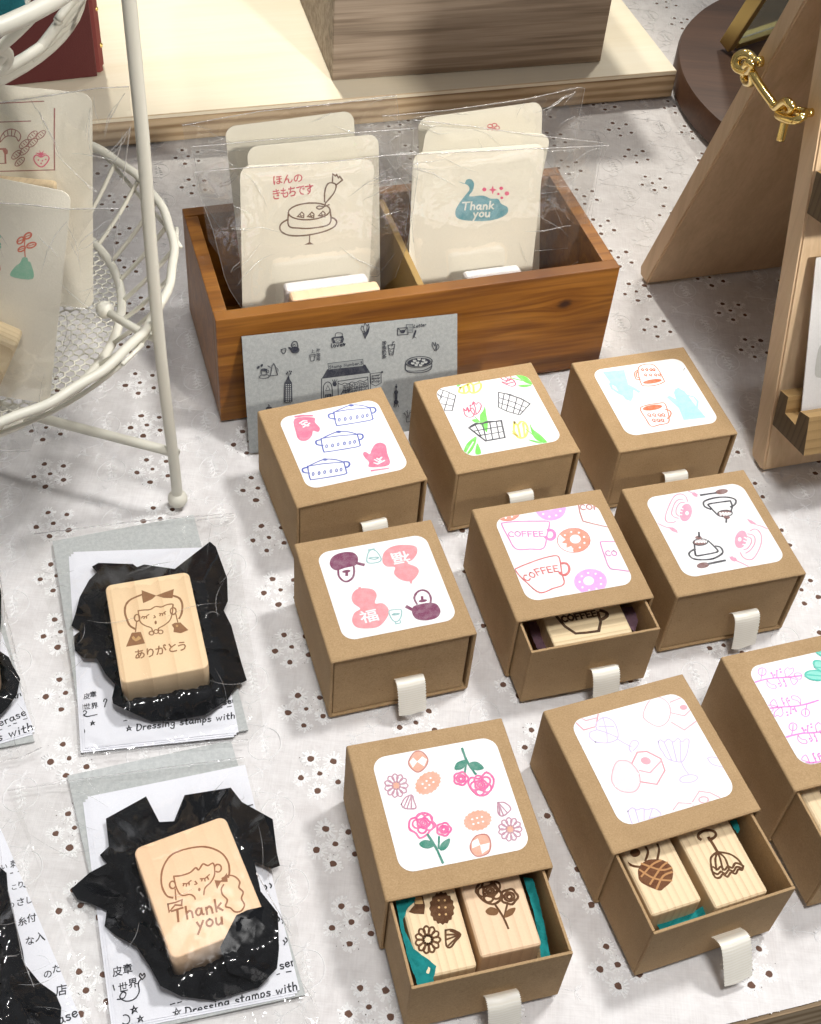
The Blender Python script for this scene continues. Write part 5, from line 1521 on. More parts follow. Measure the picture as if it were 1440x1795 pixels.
def art_G(A):
    Tn = (228, 170, 146); Mv = (190, 142, 160); Pk = (240, 104, 160); Gn = (58, 136, 116); Ro = (190, 124, 116); Wh = (250, 246, 244)
    A.F(Tn, '470,258 500,206 540,204 571,242 558,284 520,311 486,292'); A.F(Wh, '474,256 494,234 516,256 492,288', sm=False); A.F(Wh, '514,256 542,228 567,244 552,280', sm=False); A.S(Ro, .5, '470,258 500,206 540,204 571,242 558,284 520,311 486,292', closed=True)
    A.F(Tn, '796,690 826,646 880,640 902,686 888,736 832,754 800,728'); A.F(Wh, '802,676 834,658 846,694 804,712', sm=False); A.F(Wh, '846,694 896,682 892,716 856,740', sm=False); A.S(Ro, .5, '796,690 826,646 880,640 902,686 888,736 832,754 800,728', closed=True)
    for cx, cy, ro in ((572, 368, -36), (833, 565, -14)):
        A.F(Tn, A.ell(cx, cy, 73, 52, ro, n=72, bump=.045, nb=18), sm=False)
        c_, s_ = math.cos(math.radians(ro)), math.sin(math.radians(ro))
        for i in (-1, 0, 1):
            for j in (-.5, .5): A.E(Wh, cx + i * 26 * c_ - j * 26 * s_, cy + i * 26 * s_ + j * 26 * c_, 6, 5)
    for cx, cy in ((405, 382), (1004, 612)):
        for k in range(11):
            a = k * 2 * math.pi / 11; u = (math.cos(a), math.sin(a)); t = (-u[1], u[0])
            A.S(Mv, .5, [(cx + u[0] * 18 - t[0] * 2, cy + u[1] * 18 - t[1] * 2), (cx + u[0] * 44 - t[0] * 16, cy + u[1] * 44 - t[1] * 16), (cx + u[0] * 62, cy + u[1] * 62), (cx + u[0] * 44 + t[0] * 16, cy + u[1] * 44 + t[1] * 16), (cx + u[0] * 18 + t[0] * 2, cy + u[1] * 18 + t[1] * 2)])
        A.F(Tn, A.ell(cx, cy, 17, 17, n=40, bump=.2, nb=8), sm=False)
    for q in ('432,480 452,446 486,432 498,462 508,500 464,504 440,494 432,480', '486,432 462,500', '486,434 484,498', '470,440 448,490'): A.S(Mv, .5, q)
    for q in ('940,472 970,470 1000,490 1004,512 966,542 944,532 938,500 940,472', '942,474 968,538', '944,474 988,524', '944,474 950,534'): A.S(Mv, .5, q)
    rose(A, Pk, .75, '474,608 478,562 512,548 542,526 582,536 594,568 612,592 584,618 566,640 530,658 508,632', (548, 580, 50), (655, 612, 36), 0, 0, 0)
    A.S(Gn, .85, '570,640 612,706 650,788'); A.S(Gn, .7, '630,652 628,712'); A.F(Gn, '526,686 556,668 598,680 610,698 572,713 540,706'); A.F(Gn, '634,720 644,684 686,660 682,694 660,720')
    rose(A, Pk, .75, '784,370 800,340 842,346 880,312 917,348 908,396 880,428 842,434 810,412', (852, 380, 50), (745, 346, 36), 0, 0, 0)
    A.S(Gn, .85, '752,188 776,252 822,322'); A.S(Gn, .7, '774,256 766,312'); A.F(Gn, '712,296 724,262 770,248 766,282 742,298'); A.F(Gn, '790,264 830,258 866,290 832,302 800,292')
def art_H(A):
    A.ws = 1.0; Pk = (236, 170, 182); Ll = (208, 194, 232); Pf = (248, 224, 227)
    A.F(Pf, '464,540 480,500 502,488 545,496 586,545 592,600 562,636 500,630 462,590'); A.S(Pk, .45, '464,540 480,500 502,488 545,496 586,545 592,600 562,636 500,630 462,590', closed=True)
    for q in ('470,560 530,540 585,550', '480,610 530,590 590,590', '500,500 530,560 520,630'): A.S((250, 250, 250), .5, q)
    A.S((226, 150, 162), .6, '556,500 580,450 624,446 690,480 709,535 672,600 594,588', sm=False); A.S(Pk, .6, '590,535 640,546 692,490', sm=False); A.E(Pk, 620, 490, 24, 17, 15)
    A.S(Pk, .4, '608,270 640,206 690,195 732,236 726,300 680,330 622,302', closed=True); A.S(Pk, .5, '734,216 786,195 842,230 862,300 800,346 740,310', sm=False); A.S(Pk, .45, '735,265 800,280 842,240', sm=False); A.E(Pk, 796, 240, 18, 12)
    A.S((226, 160, 172), .55, '280,300 330,346 386,330 402,248', sm=False); A.S(Pk, .5, '298,280 340,302 388,290', sm=False)
    A.S(Pk, .55, '838,682 870,632 922,640 966,662', sm=False); A.S(Pk, .45, '748,720 772,686 832,690', sm=False); A.EO(Pk, .5, 890, 672, 22, 14); A.S(Pk, .4, '840,700 900,706')
    for q in ('384,402 358,380 360,356 390,344 386,318 420,288 462,300 484,336 488,386 440,406 384,402', '390,344 440,360 486,380', '420,290 436,350 440,404', '400,330 470,330', '486,388 520,408 552,424', '552,450 542,430 556,398 580,398 584,416 562,442'): A.S(Ll, .5, q)
    for q in ('678,402 686,430 700,450 724,482 784,496 806,470 816,440 822,396 806,388 790,402 770,386 748,402 726,388 706,402 688,392 678,402', '706,404 740,484', '744,404 764,490', '780,400 784,494', '786,496 800,526 822,556'): A.S(Ll, .5, q)
    A.EO(Ll, .5, 820, 574, 42, 18, -8); A.S(Ll, .5, '908,478 930,506 988,522'); A.S(Ll, .45, '908,478 930,472 960,480')
    for q in ('536,726 556,710 580,720 602,712 626,720 650,712 676,722 690,746 640,760 590,790 560,790 536,726', '570,716 588,780', '612,716 612,770', '650,716 636,760'): A.S(Ll, .5, q)
def art_I(A):
    Mg = (236, 140, 214); Te = (80, 196, 178)
    def branch(ox, oy, mir=1):
        f = lambda s: [((p[0] - 490) * mir + 490 + ox, (p[1] - 285) * mir + 285 + oy) for p in P(s)]
        A.S(Mg, .7, f('330,314 400,292 470,278 560,272 650,262')); A.S(Mg, .4, f('400,294 406,262'))
        A.S(Mg, .4, f('406,262 386,246 390,222 412,214 432,228 430,252'), closed=True); A.S(Mg, .4, f('408,258 410,222'), sm=False)
        for q in ('440,290 460,312 490,320 494,340 462,338 440,318 440,290', '556,268 548,232 566,212 580,222 600,214 600,240 570,266 556,268', '610,266 612,248 640,246 654,262 644,284 622,278 610,266', '580,272 590,300 604,318 622,304 626,288 600,280 580,272'): A.S(Mg, .36, f(q))
        A.S(Mg, .5, f('480,276 470,250'), sm=False); A.S(Mg, .5, f('500,274 500,240'), sm=False); A.S(Mg, .42, f('510,282 530,320'), sm=False); A.S(Mg, .42, f('540,282 556,318'), sm=False)
        for x_, y_ in ((466, 246), (500, 232), (520, 222), (524, 240), (486, 258), (522, 326), (512, 312), (544, 296), (556, 326)): p = f('%f,%f' % (x_, y_))[0]; A.E(Mg, p[0], p[1], 7, 6)
    branch(0, 0); branch(106, 158, -1); branch(190, 340); branch(300, 500, -1)
    for cx, cy, ro in ((745, 262, 5), (790, 215, 30), (800, 120, 20)):
        A.E((140, 220, 205), cx, cy, 72, 30, ro); A.EO(Te, .7, cx, cy, 72, 30, ro); A.S(Te, .6, [(cx - 60, cy - 4), (cx + 60, cy + 6)], sm=False)
sticker('A', Z(400, 520, 2.88), art_A); sticker('B', Z(700, 580, 4), art_B); sticker('C', Z(960, 400, 3), art_C)
sticker('D', Z(480, 880, 3.6), art_D); sticker('E', Z(780, 840, 3.6), art_E); sticker('F', Z(1060, 800, 3.789), art_F)
sticker('G', Z(560, 1250, 3), art_G); sticker('H', Z(900, 1150, 2.667), art_H); sticker('I', Z(1220, 1110, 3.518), art_I)

# --- wooden stamps in the open drawers
def stamp(n, x0, x1, y0, y1, zt, mat, lab, zoom=None, draw=None, hgt=.022, rot=0.0, r=.0018):
    M = BM_[n] @ Matrix.Translation(((x0 + x1) / 2, (y0 + y1) / 2, zt - hgt)) @ Matrix.Rotation(rot, 4, 'Z')
    bm = bmesh.new(); box(bm, M, x1 - x0, y1 - y0, hgt, r, 3)
    mats = [mat]
    if draw:
        M3 = M.to_3x3(); pl = Plane(M @ Vector((0, 0, hgt)), M3 @ Vector((1, 0, 0)), M3 @ Vector((0, 1, 0)))
        w, h = x1 - x0 - .002, y1 - y0 - .002
        A = Art(pl, zoom, clip=[(-w / 2, -h / 2), (w / 2, -h / 2), (w / 2, h / 2), (-w / 2, h / 2)]); draw(A); mats = A.emit(bm, [mat], burn_ink)
    obj('wooden_stamp', bm, mats, label=lab, cat='rubber stamp', frame=M)
Bu = (88, 56, 34)
def st_G1(A):
    A.F(Bu, '500,1010 498,966 545,962 556,1010 552,1058 500,1056 470,1046', sm=False); A.F((214, 176, 122), '504,1004 502,970 540,968 546,1004', sm=False)
    A.F(Bu, A.ell(645, 1026, 64, 84, -3, n=80, bump=.05, nb=16), sm=False)
    for x_, y_ in ((628, 985), (660, 985), (630, 1022), (664, 1022), (632, 1060), (666, 1058)): A.E((214, 176, 122), x_, y_, 6, 6)
    for k in range(11):
        a = k * 2 * math.pi / 11; u = (math.cos(a), math.sin(a)); t = (-u[1], u[0])
        A.S(Bu, .7, [(571 + u[0] * 20, 1192 + u[1] * 20), (571 + u[0] * 48 - t[0] * 17, 1192 + u[1] * 52 - t[1] * 17), (571 + u[0] * 66, 1192 + u[1] * 72), (571 + u[0] * 48 + t[0] * 17, 1192 + u[1] * 52 + t[1] * 17), (571 + u[0] * 22, 1192 + u[1] * 22)])
    for q in ('664,1142 700,1140 742,1164 716,1200 690,1232 668,1220 664,1142', '740,1164 668,1166', '738,1166 668,1192', '738,1166 680,1222', '740,1164 690,1146'): A.S(Bu, .7, q)
def st_G2(A):
    rose(A, Bu, .9, '824,930 850,892 908,888 942,930 964,966 922,1004 872,992 834,954', (898, 936, 56), (1000, 966, 42), 0, 0, 0)
    A.S(Bu, .8, '922,1004 966,1070 994,1132'); A.S(Bu, .7, '988,1008 972,1078'); A.F((120, 84, 54), '874,1042 902,1020 942,1036 932,1062 894,1062'); A.F((120, 84, 54), '974,1076 990,1036 1032,1024 1016,1060')
def st_H1(A):
    A.F((104, 62, 38), '588,988 612,962 648,950 704,956 744,992 742,1048 706,1084 680,1096 600,1060 584,1024')
    for q in ('600,1030 650,975 690,955', '640,1066 690,990 720,965', '592,1000 660,1040 740,1050', '670,1090 700,1030 742,1010', '600,970 690,1000 740,990'): A.S((190, 140, 92), .7, q)
    A.S(Bu, .9, '512,930 526,958 556,980 592,986'); A.S(Bu, .9, '620,893 630,918 618,956'); A.S(Bu, .9, '674,880 682,906 674,950'); A.E(Bu, 570, 920, 24, 20); A.S(Bu, .8, '512,930 516,905 540,893')
def st_H2(A):
    A.EO(Bu, 1.1, 906, 838, 42, 23, -8, a0=140, a1=440); A.S(Bu, 1.2, '914,850 935,882 955,916', sm=False)
    for q in ('955,915 925,942 926,985 935,1020', '955,915 945,950 950,1000', '955,915 968,950 980,1000', '955,915 990,945 1010,1000', '955,916 1010,925 1052,952 1074,986', '935,986 955,998 970,985 988,1000 1004,984 1024,990 1040,968 1074,980', '928,1000 944,1034 966,1036 980,1020 1002,1032 1018,1012 1040,1018 1052,998 1070,1000 1076,982', '934,1010 955,1020 972,1008 992,1018 1008,1000 1030,1006 1044,986 1068,992'): A.S(Bu, .8, q)
def st_E(A):
    K2 = (70, 50, 38)
    A.S(K2, 1.3, '700,860 760,930 826,974 900,968 972,958 984,900 966,840', sm=False); A.S(K2, 1.6, '984,830 1020,842 1022,864 1000,880 986,886')
    A.T(K2, .9, 'COFFEE', (745, 902), (962, 862), .85)
stamp('G', -.0275, -.0047, -.0655, -.008, .0360, PINE, 'pine stamp printed with biscuits, left in the roses and biscuits drawer', Z(560, 1250, 3), st_G1)
stamp('G', -.0024, .0228, -.0625, -.006, .0360, PINE_B, 'pine stamp printed with a rose, right in the roses and biscuits drawer', Z(560, 1250, 3), st_G2)
stamp('H', -.0272, -.0040, -.0612, -.008, .0345, PINE, 'pine stamp printed with a dark chocolate, left in the chocolates drawer', Z(900, 1150, 2.667), st_H1)
stamp('H', -.0006, .0243, -.0662, -.012, .0345, PINE, 'pine stamp printed with a lamp shaped glass, right in the chocolates drawer', Z(900, 1150, 2.667), st_H2)
stamp('E', -.0170, .0232, -.0446, -.006, .0315, PINE_X, 'pine stamp printed with a coffee cup in the half open doughnut box', Z(780, 840, 3.6), st_E, r=.0012)
def st_I(A):
    A.S(Bu, .9, '770,975 800,990'); A.E(Bu, 772, 985, 6, 6)
stamp('I', -.0275, .0, -.0655, -.008, .0355, PINE, 'pine stamp in the open drawer of the leafy branch box', Z(1220, 1110, 3.518), st_I)

# --- tissue paper in the drawers
def tissue(outline, zoom, z0, amp, spacing, mat, lab, seed, name='tissue_paper', slope=None):
    pts = [zoom(*p) for p in P(outline)]
    bm = bmesh.new()
    def zf(x, y): return (slope(x, y) if slope else z0) + amp * (noise.noise(Vector((x * .035, y * .035, seed))) + .6 * noise.noise(Vector((x * .09, y * .09, seed + 3))))
    crumple(bm, pts, zf, spacing, seed, 0, spacing * .12)
    obj(name, bm, mat, label=lab, cat='tissue paper')
ZGz = Z(560, 1250, 3)
tissue('402,985 500,962 512,985 470,1020 440,1085 452,1150 498,1240 560,1285 616,1330 600,1392 604,1415 522,1442 470,1300 425,1120', ZGz, .0368, .0012, 7, TEALT, 'teal tissue paper folded over the biscuit stamp', 31)
tissue('1072,862 1122,870 1150,960 1190,1140 1218,1286 1168,1302 1160,1200 1120,1020', ZGz, .0315, .0015, 7, TEALT, 'teal tissue paper between the rose stamp and the drawer side', 33)
ZHz = Z(900, 1150, 2.667)
tissue('668,1250 700,1232 830,1205 884,1170 905,1200 892,1222 840,1246 800,1262 690,1292', ZHz, .0235, .0015, 7, TEALT, 'teal tissue paper showing under the chocolate stamp', 35)
tissue('1012,772 1044,764 1060,810 1050,830 1030,805', ZHz, .031, .001, 7, TEALT, 'small bit of teal tissue paper behind the glass stamp', 36)
ZEz = Z(780, 840, 3.6)
tissue('520,900 600,888 625,930 690,1030 712,1056 640,1074 582,1072 548,985', ZEz, .0215, .002, 8, PURPT, 'mauve tissue paper left of the coffee cup stamp', 37)
tissue('1098,822 1160,806 1216,800 1228,862 1200,966 1160,930 1120,872', ZEz, .0275, .0022, 8, PURPT, 'mauve tissue paper right of the coffee cup stamp', 38)
# ================================================================== bagged stamp packs
PEN = (30, 32, 42)
def on_table(px_poly, z): return [up(x, y, z) for x, y in px_poly]
def flat_card(name, px_poly, z, t, mat, lab, cat, draw=None, zoom=None, inkf=pen_ink, sheets=1, off=(0, 0)):
    bm = bmesh.new()
    for k in range(sheets):
        zz = z + k * t * 1.6
        c = [up(x + off[0] * (sheets - 1 - k), y + off[1] * (sheets - 1 - k), zz) for x, y in px_poly]
        ct_ = sum(c, Vector()) / len(c)
        c = [Vector((p.x, p.y, zz)) for p in c]
        if (c[1] - c[0]).cross(c[2] - c[1]).z < 0: c = c[::-1]
        prism(bm, c, Vector((0, 0, t)))
    mats = [mat]
    if draw:
        pl = Plane((0, 0, z + (sheets - 1) * t * 1.6 + t), (1, 0, 0), (0, 1, 0))
        uv = [pl.uv(*p) for p in px_poly]
        if sum(uv[i][0] * uv[(i + 1) % len(uv)][1] - uv[(i + 1) % len(uv)][0] * uv[i][1] for i in range(len(uv))) < 0: uv = uv[::-1]
        A = Art(pl, zoom, clip=uv); draw(A); mats = A.emit(bm, [mat], inkf)
    obj(name, bm, mats, label=lab, cat=cat)
def heart(A, x, y, s, w=.45):
    A.S(PEN, w, [(x, y + 14 * s), (x - 12 * s, y - 2 * s), (x - 7 * s, y - 12 * s), (x, y - 3 * s), (x + 8 * s, y - 12 * s), (x + 12 * s, y - 1 * s), (x, y + 14 * s)])
def rect_dist(M, w, h):
    Mi = M.inverted()
    def f(p):
        q = Mi @ p
        return math.hypot(max(abs(q.x) - w / 2, 0), max(abs(q.y) - h / 2, 0))
    return f
def stamp_pack(tl, tr, br, zt, hgt, mat, lab, zoom, draw, r=.0034):
    """stamp block whose top face matches three pixel corners at height zt"""
    a, b, c = up(*tl, zt), up(*tr, zt), up(*br, zt)
    ex = (b - a); w = ex.length; ex.normalize(); ey = Vector((-ex.y, ex.x, 0)); h = abs((c - b).dot(ey))
    ctr_ = a + ex * w / 2 - ey * h / 2
    M = Matrix(((ex.x, ey.x, 0, ctr_.x), (ex.y, ey.y, 0, ctr_.y), (0, 0, 1, zt - hgt), (0, 0, 0, 1)))
    bm = bmesh.new()
    box(bm, M, w, h, hgt, 0)
    bmesh.ops.bevel(bm, geom=[e for e in bm.edges if abs((e.verts[0].co - e.verts[1].co).z) > hgt * .5], offset=r, segments=5, affect='EDGES', profile=.5)
    bmesh.ops.bevel(bm, geom=[e for e in bm.edges if abs((e.verts[0].co - e.verts[1].co).z) < 1e-5 and len(e.link_faces) == 2 and e.calc_face_angle(0) > 1], offset=.0008, segments=3, affect='EDGES', profile=.5)
    mats = [mat]
    if draw:
        pl = Plane(M @ Vector((0, 0, hgt)), ex, ey); A = Art(pl, zoom, clip=[(-w / 2 + .002, -h / 2 + .002), (w / 2 - .002, -h / 2 + .002), (w / 2 - .002, h / 2 - .002), (-w / 2 + .002, h / 2 - .002)])
        draw(A); mats = A.emit(bm, [mat], burn_ink)
    obj('wooden_stamp', bm, mats, label=lab, cat='rubber stamp', smooth=True, autosmooth=35, frame=M)
    return M, w, h
def black_tissue(outline, zoom, M, w, h, top, lab, seed, spacing=8):
    pts = [zoom(*p) for p in (P(outline) if isinstance(outline, str) else outline)]
    d = rect_dist(M, w, h)
    def zf(x, y):
        q = up(x, y, .006); dd = d(q)
        base_ = .0025 + (top - .0025) * max(0, 1 - dd / .020) ** 1.4
        if dd < .0005: base_ = .0022
        n1 = noise.noise(Vector((x * .013, y * .013, seed))); n2 = max(0, ridge(x + y * .3, y - x * .2, .016, seed + 5)) ** 4; n3 = noise.noise(Vector((x * .11, y * .11, seed)))
        return max(.0034, base_ + .0012 + .0042 * n1 + .0034 * n2 + .0002 * n3) if dd > .0005 else .0030
    bm = bmesh.new(); crumple(bm, pts, zf, spacing, seed)
    obj('tissue_paper', bm, BLACKT, label=lab, cat='tissue paper', smooth=True, autosmooth=50)
def pack_bag(outline, M, w, h, top, lab, seed, edges=(), amp=.0028, spacing=8, reach=.030, base_z=.0035):
    d = rect_dist(M, w, h)
    rf = random.Random(seed); folds = []; Mi_ = M.inverted()
    for k_ in range(9):
        c_ = M @ Vector((rf.choice((-1, 1)) * w * rf.uniform(.3, .5), rf.choice((-1, 1)) * h * rf.uniform(.2, .5), 0)); a_ = rf.uniform(0, 3.14)
        folds.append((c_.x, c_.y, math.cos(a_), math.sin(a_), rf.uniform(.0006, .0018)))
    def zf(x, y):
        q = up(x, y, .008); dd = d(q)
        t = max(0, 1 - dd / reach)
        z = base_z + (top + .0014 - base_z) * (t * t * (3 - 2 * t))
        lq = Mi_ @ q; th = math.atan2(lq.y, lq.x); ct3, st3 = math.cos(th), math.sin(th)
        a = noise.noise(Vector((ct3 * 3.2, st3 * 3.2, dd * 22 + seed))); b_ = 1 - 2 * abs(noise.noise(Vector((ct3 * 5.5, st3 * 5.5, dd * 9 + seed + 2)))); c_ = 0
        k = .06 if dd < .001 else min(1.0, .06 + dd / .008)
        fold = sum(g_ * math.exp(-(((q.x - fx) * ny_ - (q.y - fy) * nx_) / .0016) ** 2) for fx, fy, nx_, ny_, g_ in folds) if dd > .002 else 0
        return max(.0012, z + fold * min(1, dd / .006) + amp * k * (.55 * abs(a) + .9 * max(0, b_ - .2) ** 2))
    bm = bmesh.new(); crumple(bm, outline, zf, spacing, seed)
    for pts in edges:
        prev = None
        for a, b in zip(pts, pts[1:]):
            n = max(2, int(math.hypot(b[0] - a[0], b[1] - a[1]) / 5))
            for i in range(n + 1):
                x, y = a[0] + (b[0] - a[0]) * i / n, a[1] + (b[1] - a[1]) * i / n
                z = zf(x, y) + .0003
                g_ = .5 + .8 * abs(noise.noise(Vector((x * .11, y * .11, 7)))); L = math.hypot(b[0] - a[0], b[1] - a[1]); tx, ty = -(b[1] - a[1]) / L, (b[0] - a[0]) / L
                cur = [bm.verts.new(up(x + tx * g_ * 1.5 * math.cos(e_), y + ty * g_ * 1.5 * math.cos(e_), z + .0004 * g_ * math.sin(e_))) for e_ in (0, .63, 1.26, 1.88, 2.51, 3.14)]
                if prev:
                    for r_ in range(5): bm.faces.new((prev[r_], prev[r_ + 1], cur[r_ + 1], cur[r_])).material_index = 1
                prev = cur
    rc = random.Random(seed + 9)
    n = len(outline); S0 = [proj(M @ Vector((sx_ * w / 2, sy_ * h / 2, .02))) for sx_ in (-1, 0, 1) for sy_ in (-1, 0, 1) if sx_ or sy_]
    for k in range(30):
        i = rc.randrange(n); a = outline[i]; b = outline[(i + 1) % n]; t = rc.random(); e = (a[0] + (b[0] - a[0]) * t, a[1] + (b[1] - a[1]) * t)
        s_ = S0[rc.randrange(len(S0))]
        if math.hypot(e[0] - s_[0], e[1] - s_[1]) > 260: continue
        t0 = rc.uniform(.12, .7); t1 = min(.97, t0 + rc.uniform(.15, .45)); bend = rc.uniform(-9, 9); ww = rc.uniform(.35, 1.0)
        p0 = (s_[0] + (e[0] - s_[0]) * t0, s_[1] + (e[1] - s_[1]) * t0); p1 = (s_[0] + (e[0] - s_[0]) * t1, s_[1] + (e[1] - s_[1]) * t1)
        L = math.hypot(p1[0] - p0[0], p1[1] - p0[1])
        if L < 6: continue
        tx, ty = -(p1[1] - p0[1]) / L, (p1[0] - p0[0]) / L; prev = None; m = 9
        for j in range(m + 1):
            t = j / m; o = bend * math.sin(math.pi * t); x, y = p0[0] + (p1[0] - p0[0]) * t + tx * o, p0[1] + (p1[1] - p0[1]) * t + ty * o
            q = ww * math.sin(math.pi * min(1, .1 + .9 * t)); z = zf(x, y)
            cur = [bm.verts.new(up(x + tx * q * math.cos(g_), y + ty * q * math.cos(g_), z + .0001 + q * .00026 * math.sin(g_))) for g_ in (0, .63, 1.26, 1.88, 2.51, 3.14)]
            if prev:
                for r_ in range(5): bm.faces.new((prev[r_], prev[r_ + 1], cur[r_ + 1], cur[r_])).material_index = 2
            prev = cur
    obj('cellophane_bag', bm, [CELLO_B, SEAM, CREASE], label=lab, cat='plastic bag', group='bags of the stamp packs', smooth=True, recalc=True)

# ---- pack with the bow haired girl
flat_card('backing_card', [(93, 950), (340, 904), (436, 1281), (149, 1320)], .0003, .0007, GREY, 'grey backing card under the leaflets of the bow girl stamp', 'card')
Z1 = Z(0, 880, 3); Z1b = Z(60, 1180, 3.6)
def leaf1(A):
    A.T(PEN, .5, '*', (584, 364), (616, 360)); A.T(PEN, .5, 'Dressing stamps with', (645, 362), (1268, 286), .95, .1)
    A.T(PEN, .5, 'ser', (1196, 200), (1272, 184), .9); A.S(PEN, .4, '1220,214 1246,210', sm=False); A.S(PEN, .4, '1166,222 1186,218', sm=False); A.S(PEN, .4, '566,302 586,298', sm=False)
    for ch, x_, y_ in (('皮', 312, 164), ('章', 352, 152)): A.J(PEN, ch, (x_, y_), (x_ + 44, y_ - 6), 1.1)
    for ch, x_, y_ in (('刻', 268, 236), ('世', 312, 230), ('界', 360, 224)): A.J(PEN, ch, (x_, y_), (x_ + 46, y_ - 6), 1.1)
    A.S(PEN, .45, '286,268 320,262 332,246 318,238 306,256 330,274 360,270 398,262'); A.T(PEN, .5, '*', (358, 330), (384, 326)); A.EO(PEN, .4, 296, 368, 24, 20, 0, a0=-120, a1=130)
    A.S(PEN, .45, '440,180 446,164 460,170 452,190 446,214')
flat_card('leaflet', [(129, 968), (357, 960), (419, 1284), (150, 1312)], .0012, .00025, LEAF, 'white handwritten leaflets under the black tissue of the bow girl stamp', 'leaflet', leaf1, Z1b, sheets=3, off=(-4, 4))
def girl1(A):
    B = (150, 108, 76)
    A.F(B, '746,464 790,480 822,492 800,512 754,532 748,500', sm=False); A.F(B, '822,492 870,474 916,458 908,506 860,504', sm=False)
    A.S(B, .9, '712,668 684,650 668,616 658,578 664,540 690,512 746,488'); A.S(B, .9, '908,492 944,506 960,540 956,586 944,612')
    A.S(B, .6, '728,572 760,568 790,566 820,550 850,552 880,540 910,538 908,556'); A.S(B, .55, '728,574 732,604 740,632 764,650 796,662 802,676'); A.S(B, .55, '910,544 908,580 896,620 868,646 836,664 836,678')
    for q in ('750,602 766,604 784,592', '752,602 746,610', '762,604 758,614', '772,602 772,612', '840,586 856,588 872,576', '846,588 842,598', '856,588 856,598', '866,582 870,592'): A.S(B, .5, q, sm=False)
    A.S(B, .5, '812,598 818,606 810,610'); A.E(B, 820, 634, 6, 10); A.EO(B, .6, 722, 610, 14, 18); A.EO(B, .6, 912, 574, 15, 18)
    A.S(B, .5, '720,628 714,682', sm=False); A.S(B, .5, '926,590 936,632', sm=False)
    A.F(B, '664,762 694,688 742,684 764,744 710,754', sm=False); A.F((205, 165, 112), '694,712 704,704 716,720 730,704 744,716 740,722 716,734 698,722', sm=False)
    A.F(B, '904,646 920,636 950,634 966,650 992,674 952,690 914,684 916,664', sm=False); A.E((205, 165, 112), 932, 652, 7, 6)
    for x_, y_ in ((798, 690), (822, 682), (846, 684)): A.EO(B, .5, x_, y_, 12, 10)
    for ch, x_, y_ in (('あ', 708, 826), ('り', 764, 818), ('が', 820, 804), ('と', 880, 792), ('う', 932, 784)): A.J(B, ch, (x_, y_), (x_ + 62, y_ - 10), 1.12)
M1, w1, h1 = stamp_pack((184, 1026), (331, 1001), (363, 1170), .0205, .0172, MAPLE, 'maple stamp block engraved with a bow haired girl and thank you in Japanese', Z1, girl1)
black_tissue('484,340 518,320 700,326 722,342 760,328 920,352 1105,208 1136,235 1196,400 1200,520 1178,570 1218,650 1272,850 1300,938 1240,968 1200,1040 1080,1120 930,1146 800,1156 700,1110 596,1060 590,1030 606,960 556,905 510,822 440,822 395,780 388,705 420,680 376,650 400,580 420,500 470,410 510,370', Z1, M1, w1, h1, .0125, 'black tissue paper wrapped under the bow girl stamp', 41)
pack_bag([(33, 943), (60, 934), (240, 912), (411, 898), (414, 930), (430, 1050), (450, 1180), (462, 1275), (436, 1300), (290, 1312), (148, 1326), (132, 1322), (118, 1200), (90, 1080), (60, 1000)], M1, w1, h1, .0205, 'clear cellophane bag over the bow girl stamp pack', 43,
         [[(60, 936), (240, 914), (410, 900)], [(345, 912), (410, 904)], [(148, 1322), (290, 1308), (436, 1297)]])

# ---- pack with the ponytail girl
flat_card('backing_card', [(119, 1361), (405, 1299), (536, 1745), (220, 1815)], .0003, .0007, GREY, 'grey backing card under the leaflets of the ponytail girl stamp', 'card')
Z2 = Z(0, 1300, 2.667)
def leaf2(A):
    A.T(PEN, .5, '*', (814, 1290), (850, 1280)); A.T(PEN, .5, 'Dressing stamps with', (868, 1282), (1392, 1160), .95, .1)
    A.T(PEN, .5, 'ser', (1312, 1066), (1382, 1044), .95); A.S(PEN, .4, '1340,1078 1362,1074', sm=False); A.S(PEN, .4, '1296,1090 1308,1086', sm=False); A.S(PEN, .4, '798,1230 818,1224', sm=False); A.S(PEN, .4, '832,1222 850,1216', sm=False)
    for ch, x_, y_ in (('皮', 528, 1098), ('章', 576, 1086)): A.J(PEN, ch, (x_, y_), (x_ + 48, y_ - 10), 1.1)
    for ch, x_, y_ in (('世', 556, 1172), ('界', 602, 1152)): A.J(PEN, ch, (x_, y_), (x_ + 46, y_ - 10), 1.1)
    A.S(PEN, .45, '530,1140 536,1162', sm=False); A.S(PEN, .45, '550,1206 580,1200 590,1178 574,1172 562,1196 590,1214 630,1204 652,1170 648,1130 662,1110'); heart(A, 666, 1098, 1.1)
    A.T(PEN, .5, '*', (616, 1272), (646, 1264)); A.T(PEN, .45, '*', (646, 1312), (672, 1306)); A.EO(PEN, .4, 588, 1300, 20, 22, 0, a0=-120, a1=130)
    for i, (x_, y_) in enumerate(((1240, 672), (1262, 664), (1300, 820), (1318, 830), (1326, 930), (1336, 918))): A.S(PEN, .5, [(x_, y_), (x_ + 8, y_ + 10), (x_ + 4, y_ + 20)])
    A.S(PEN, .5, '1164,300 1182,296', sm=False)
flat_card('leaflet', [(154, 1397), (430, 1341), (526, 1736), (205, 1800)], .0012, .00025, LEAF, 'white handwritten leaflets under the black tissue of the ponytail girl stamp', 'leaflet', leaf2, Z2, sheets=3, off=(-4, 5))
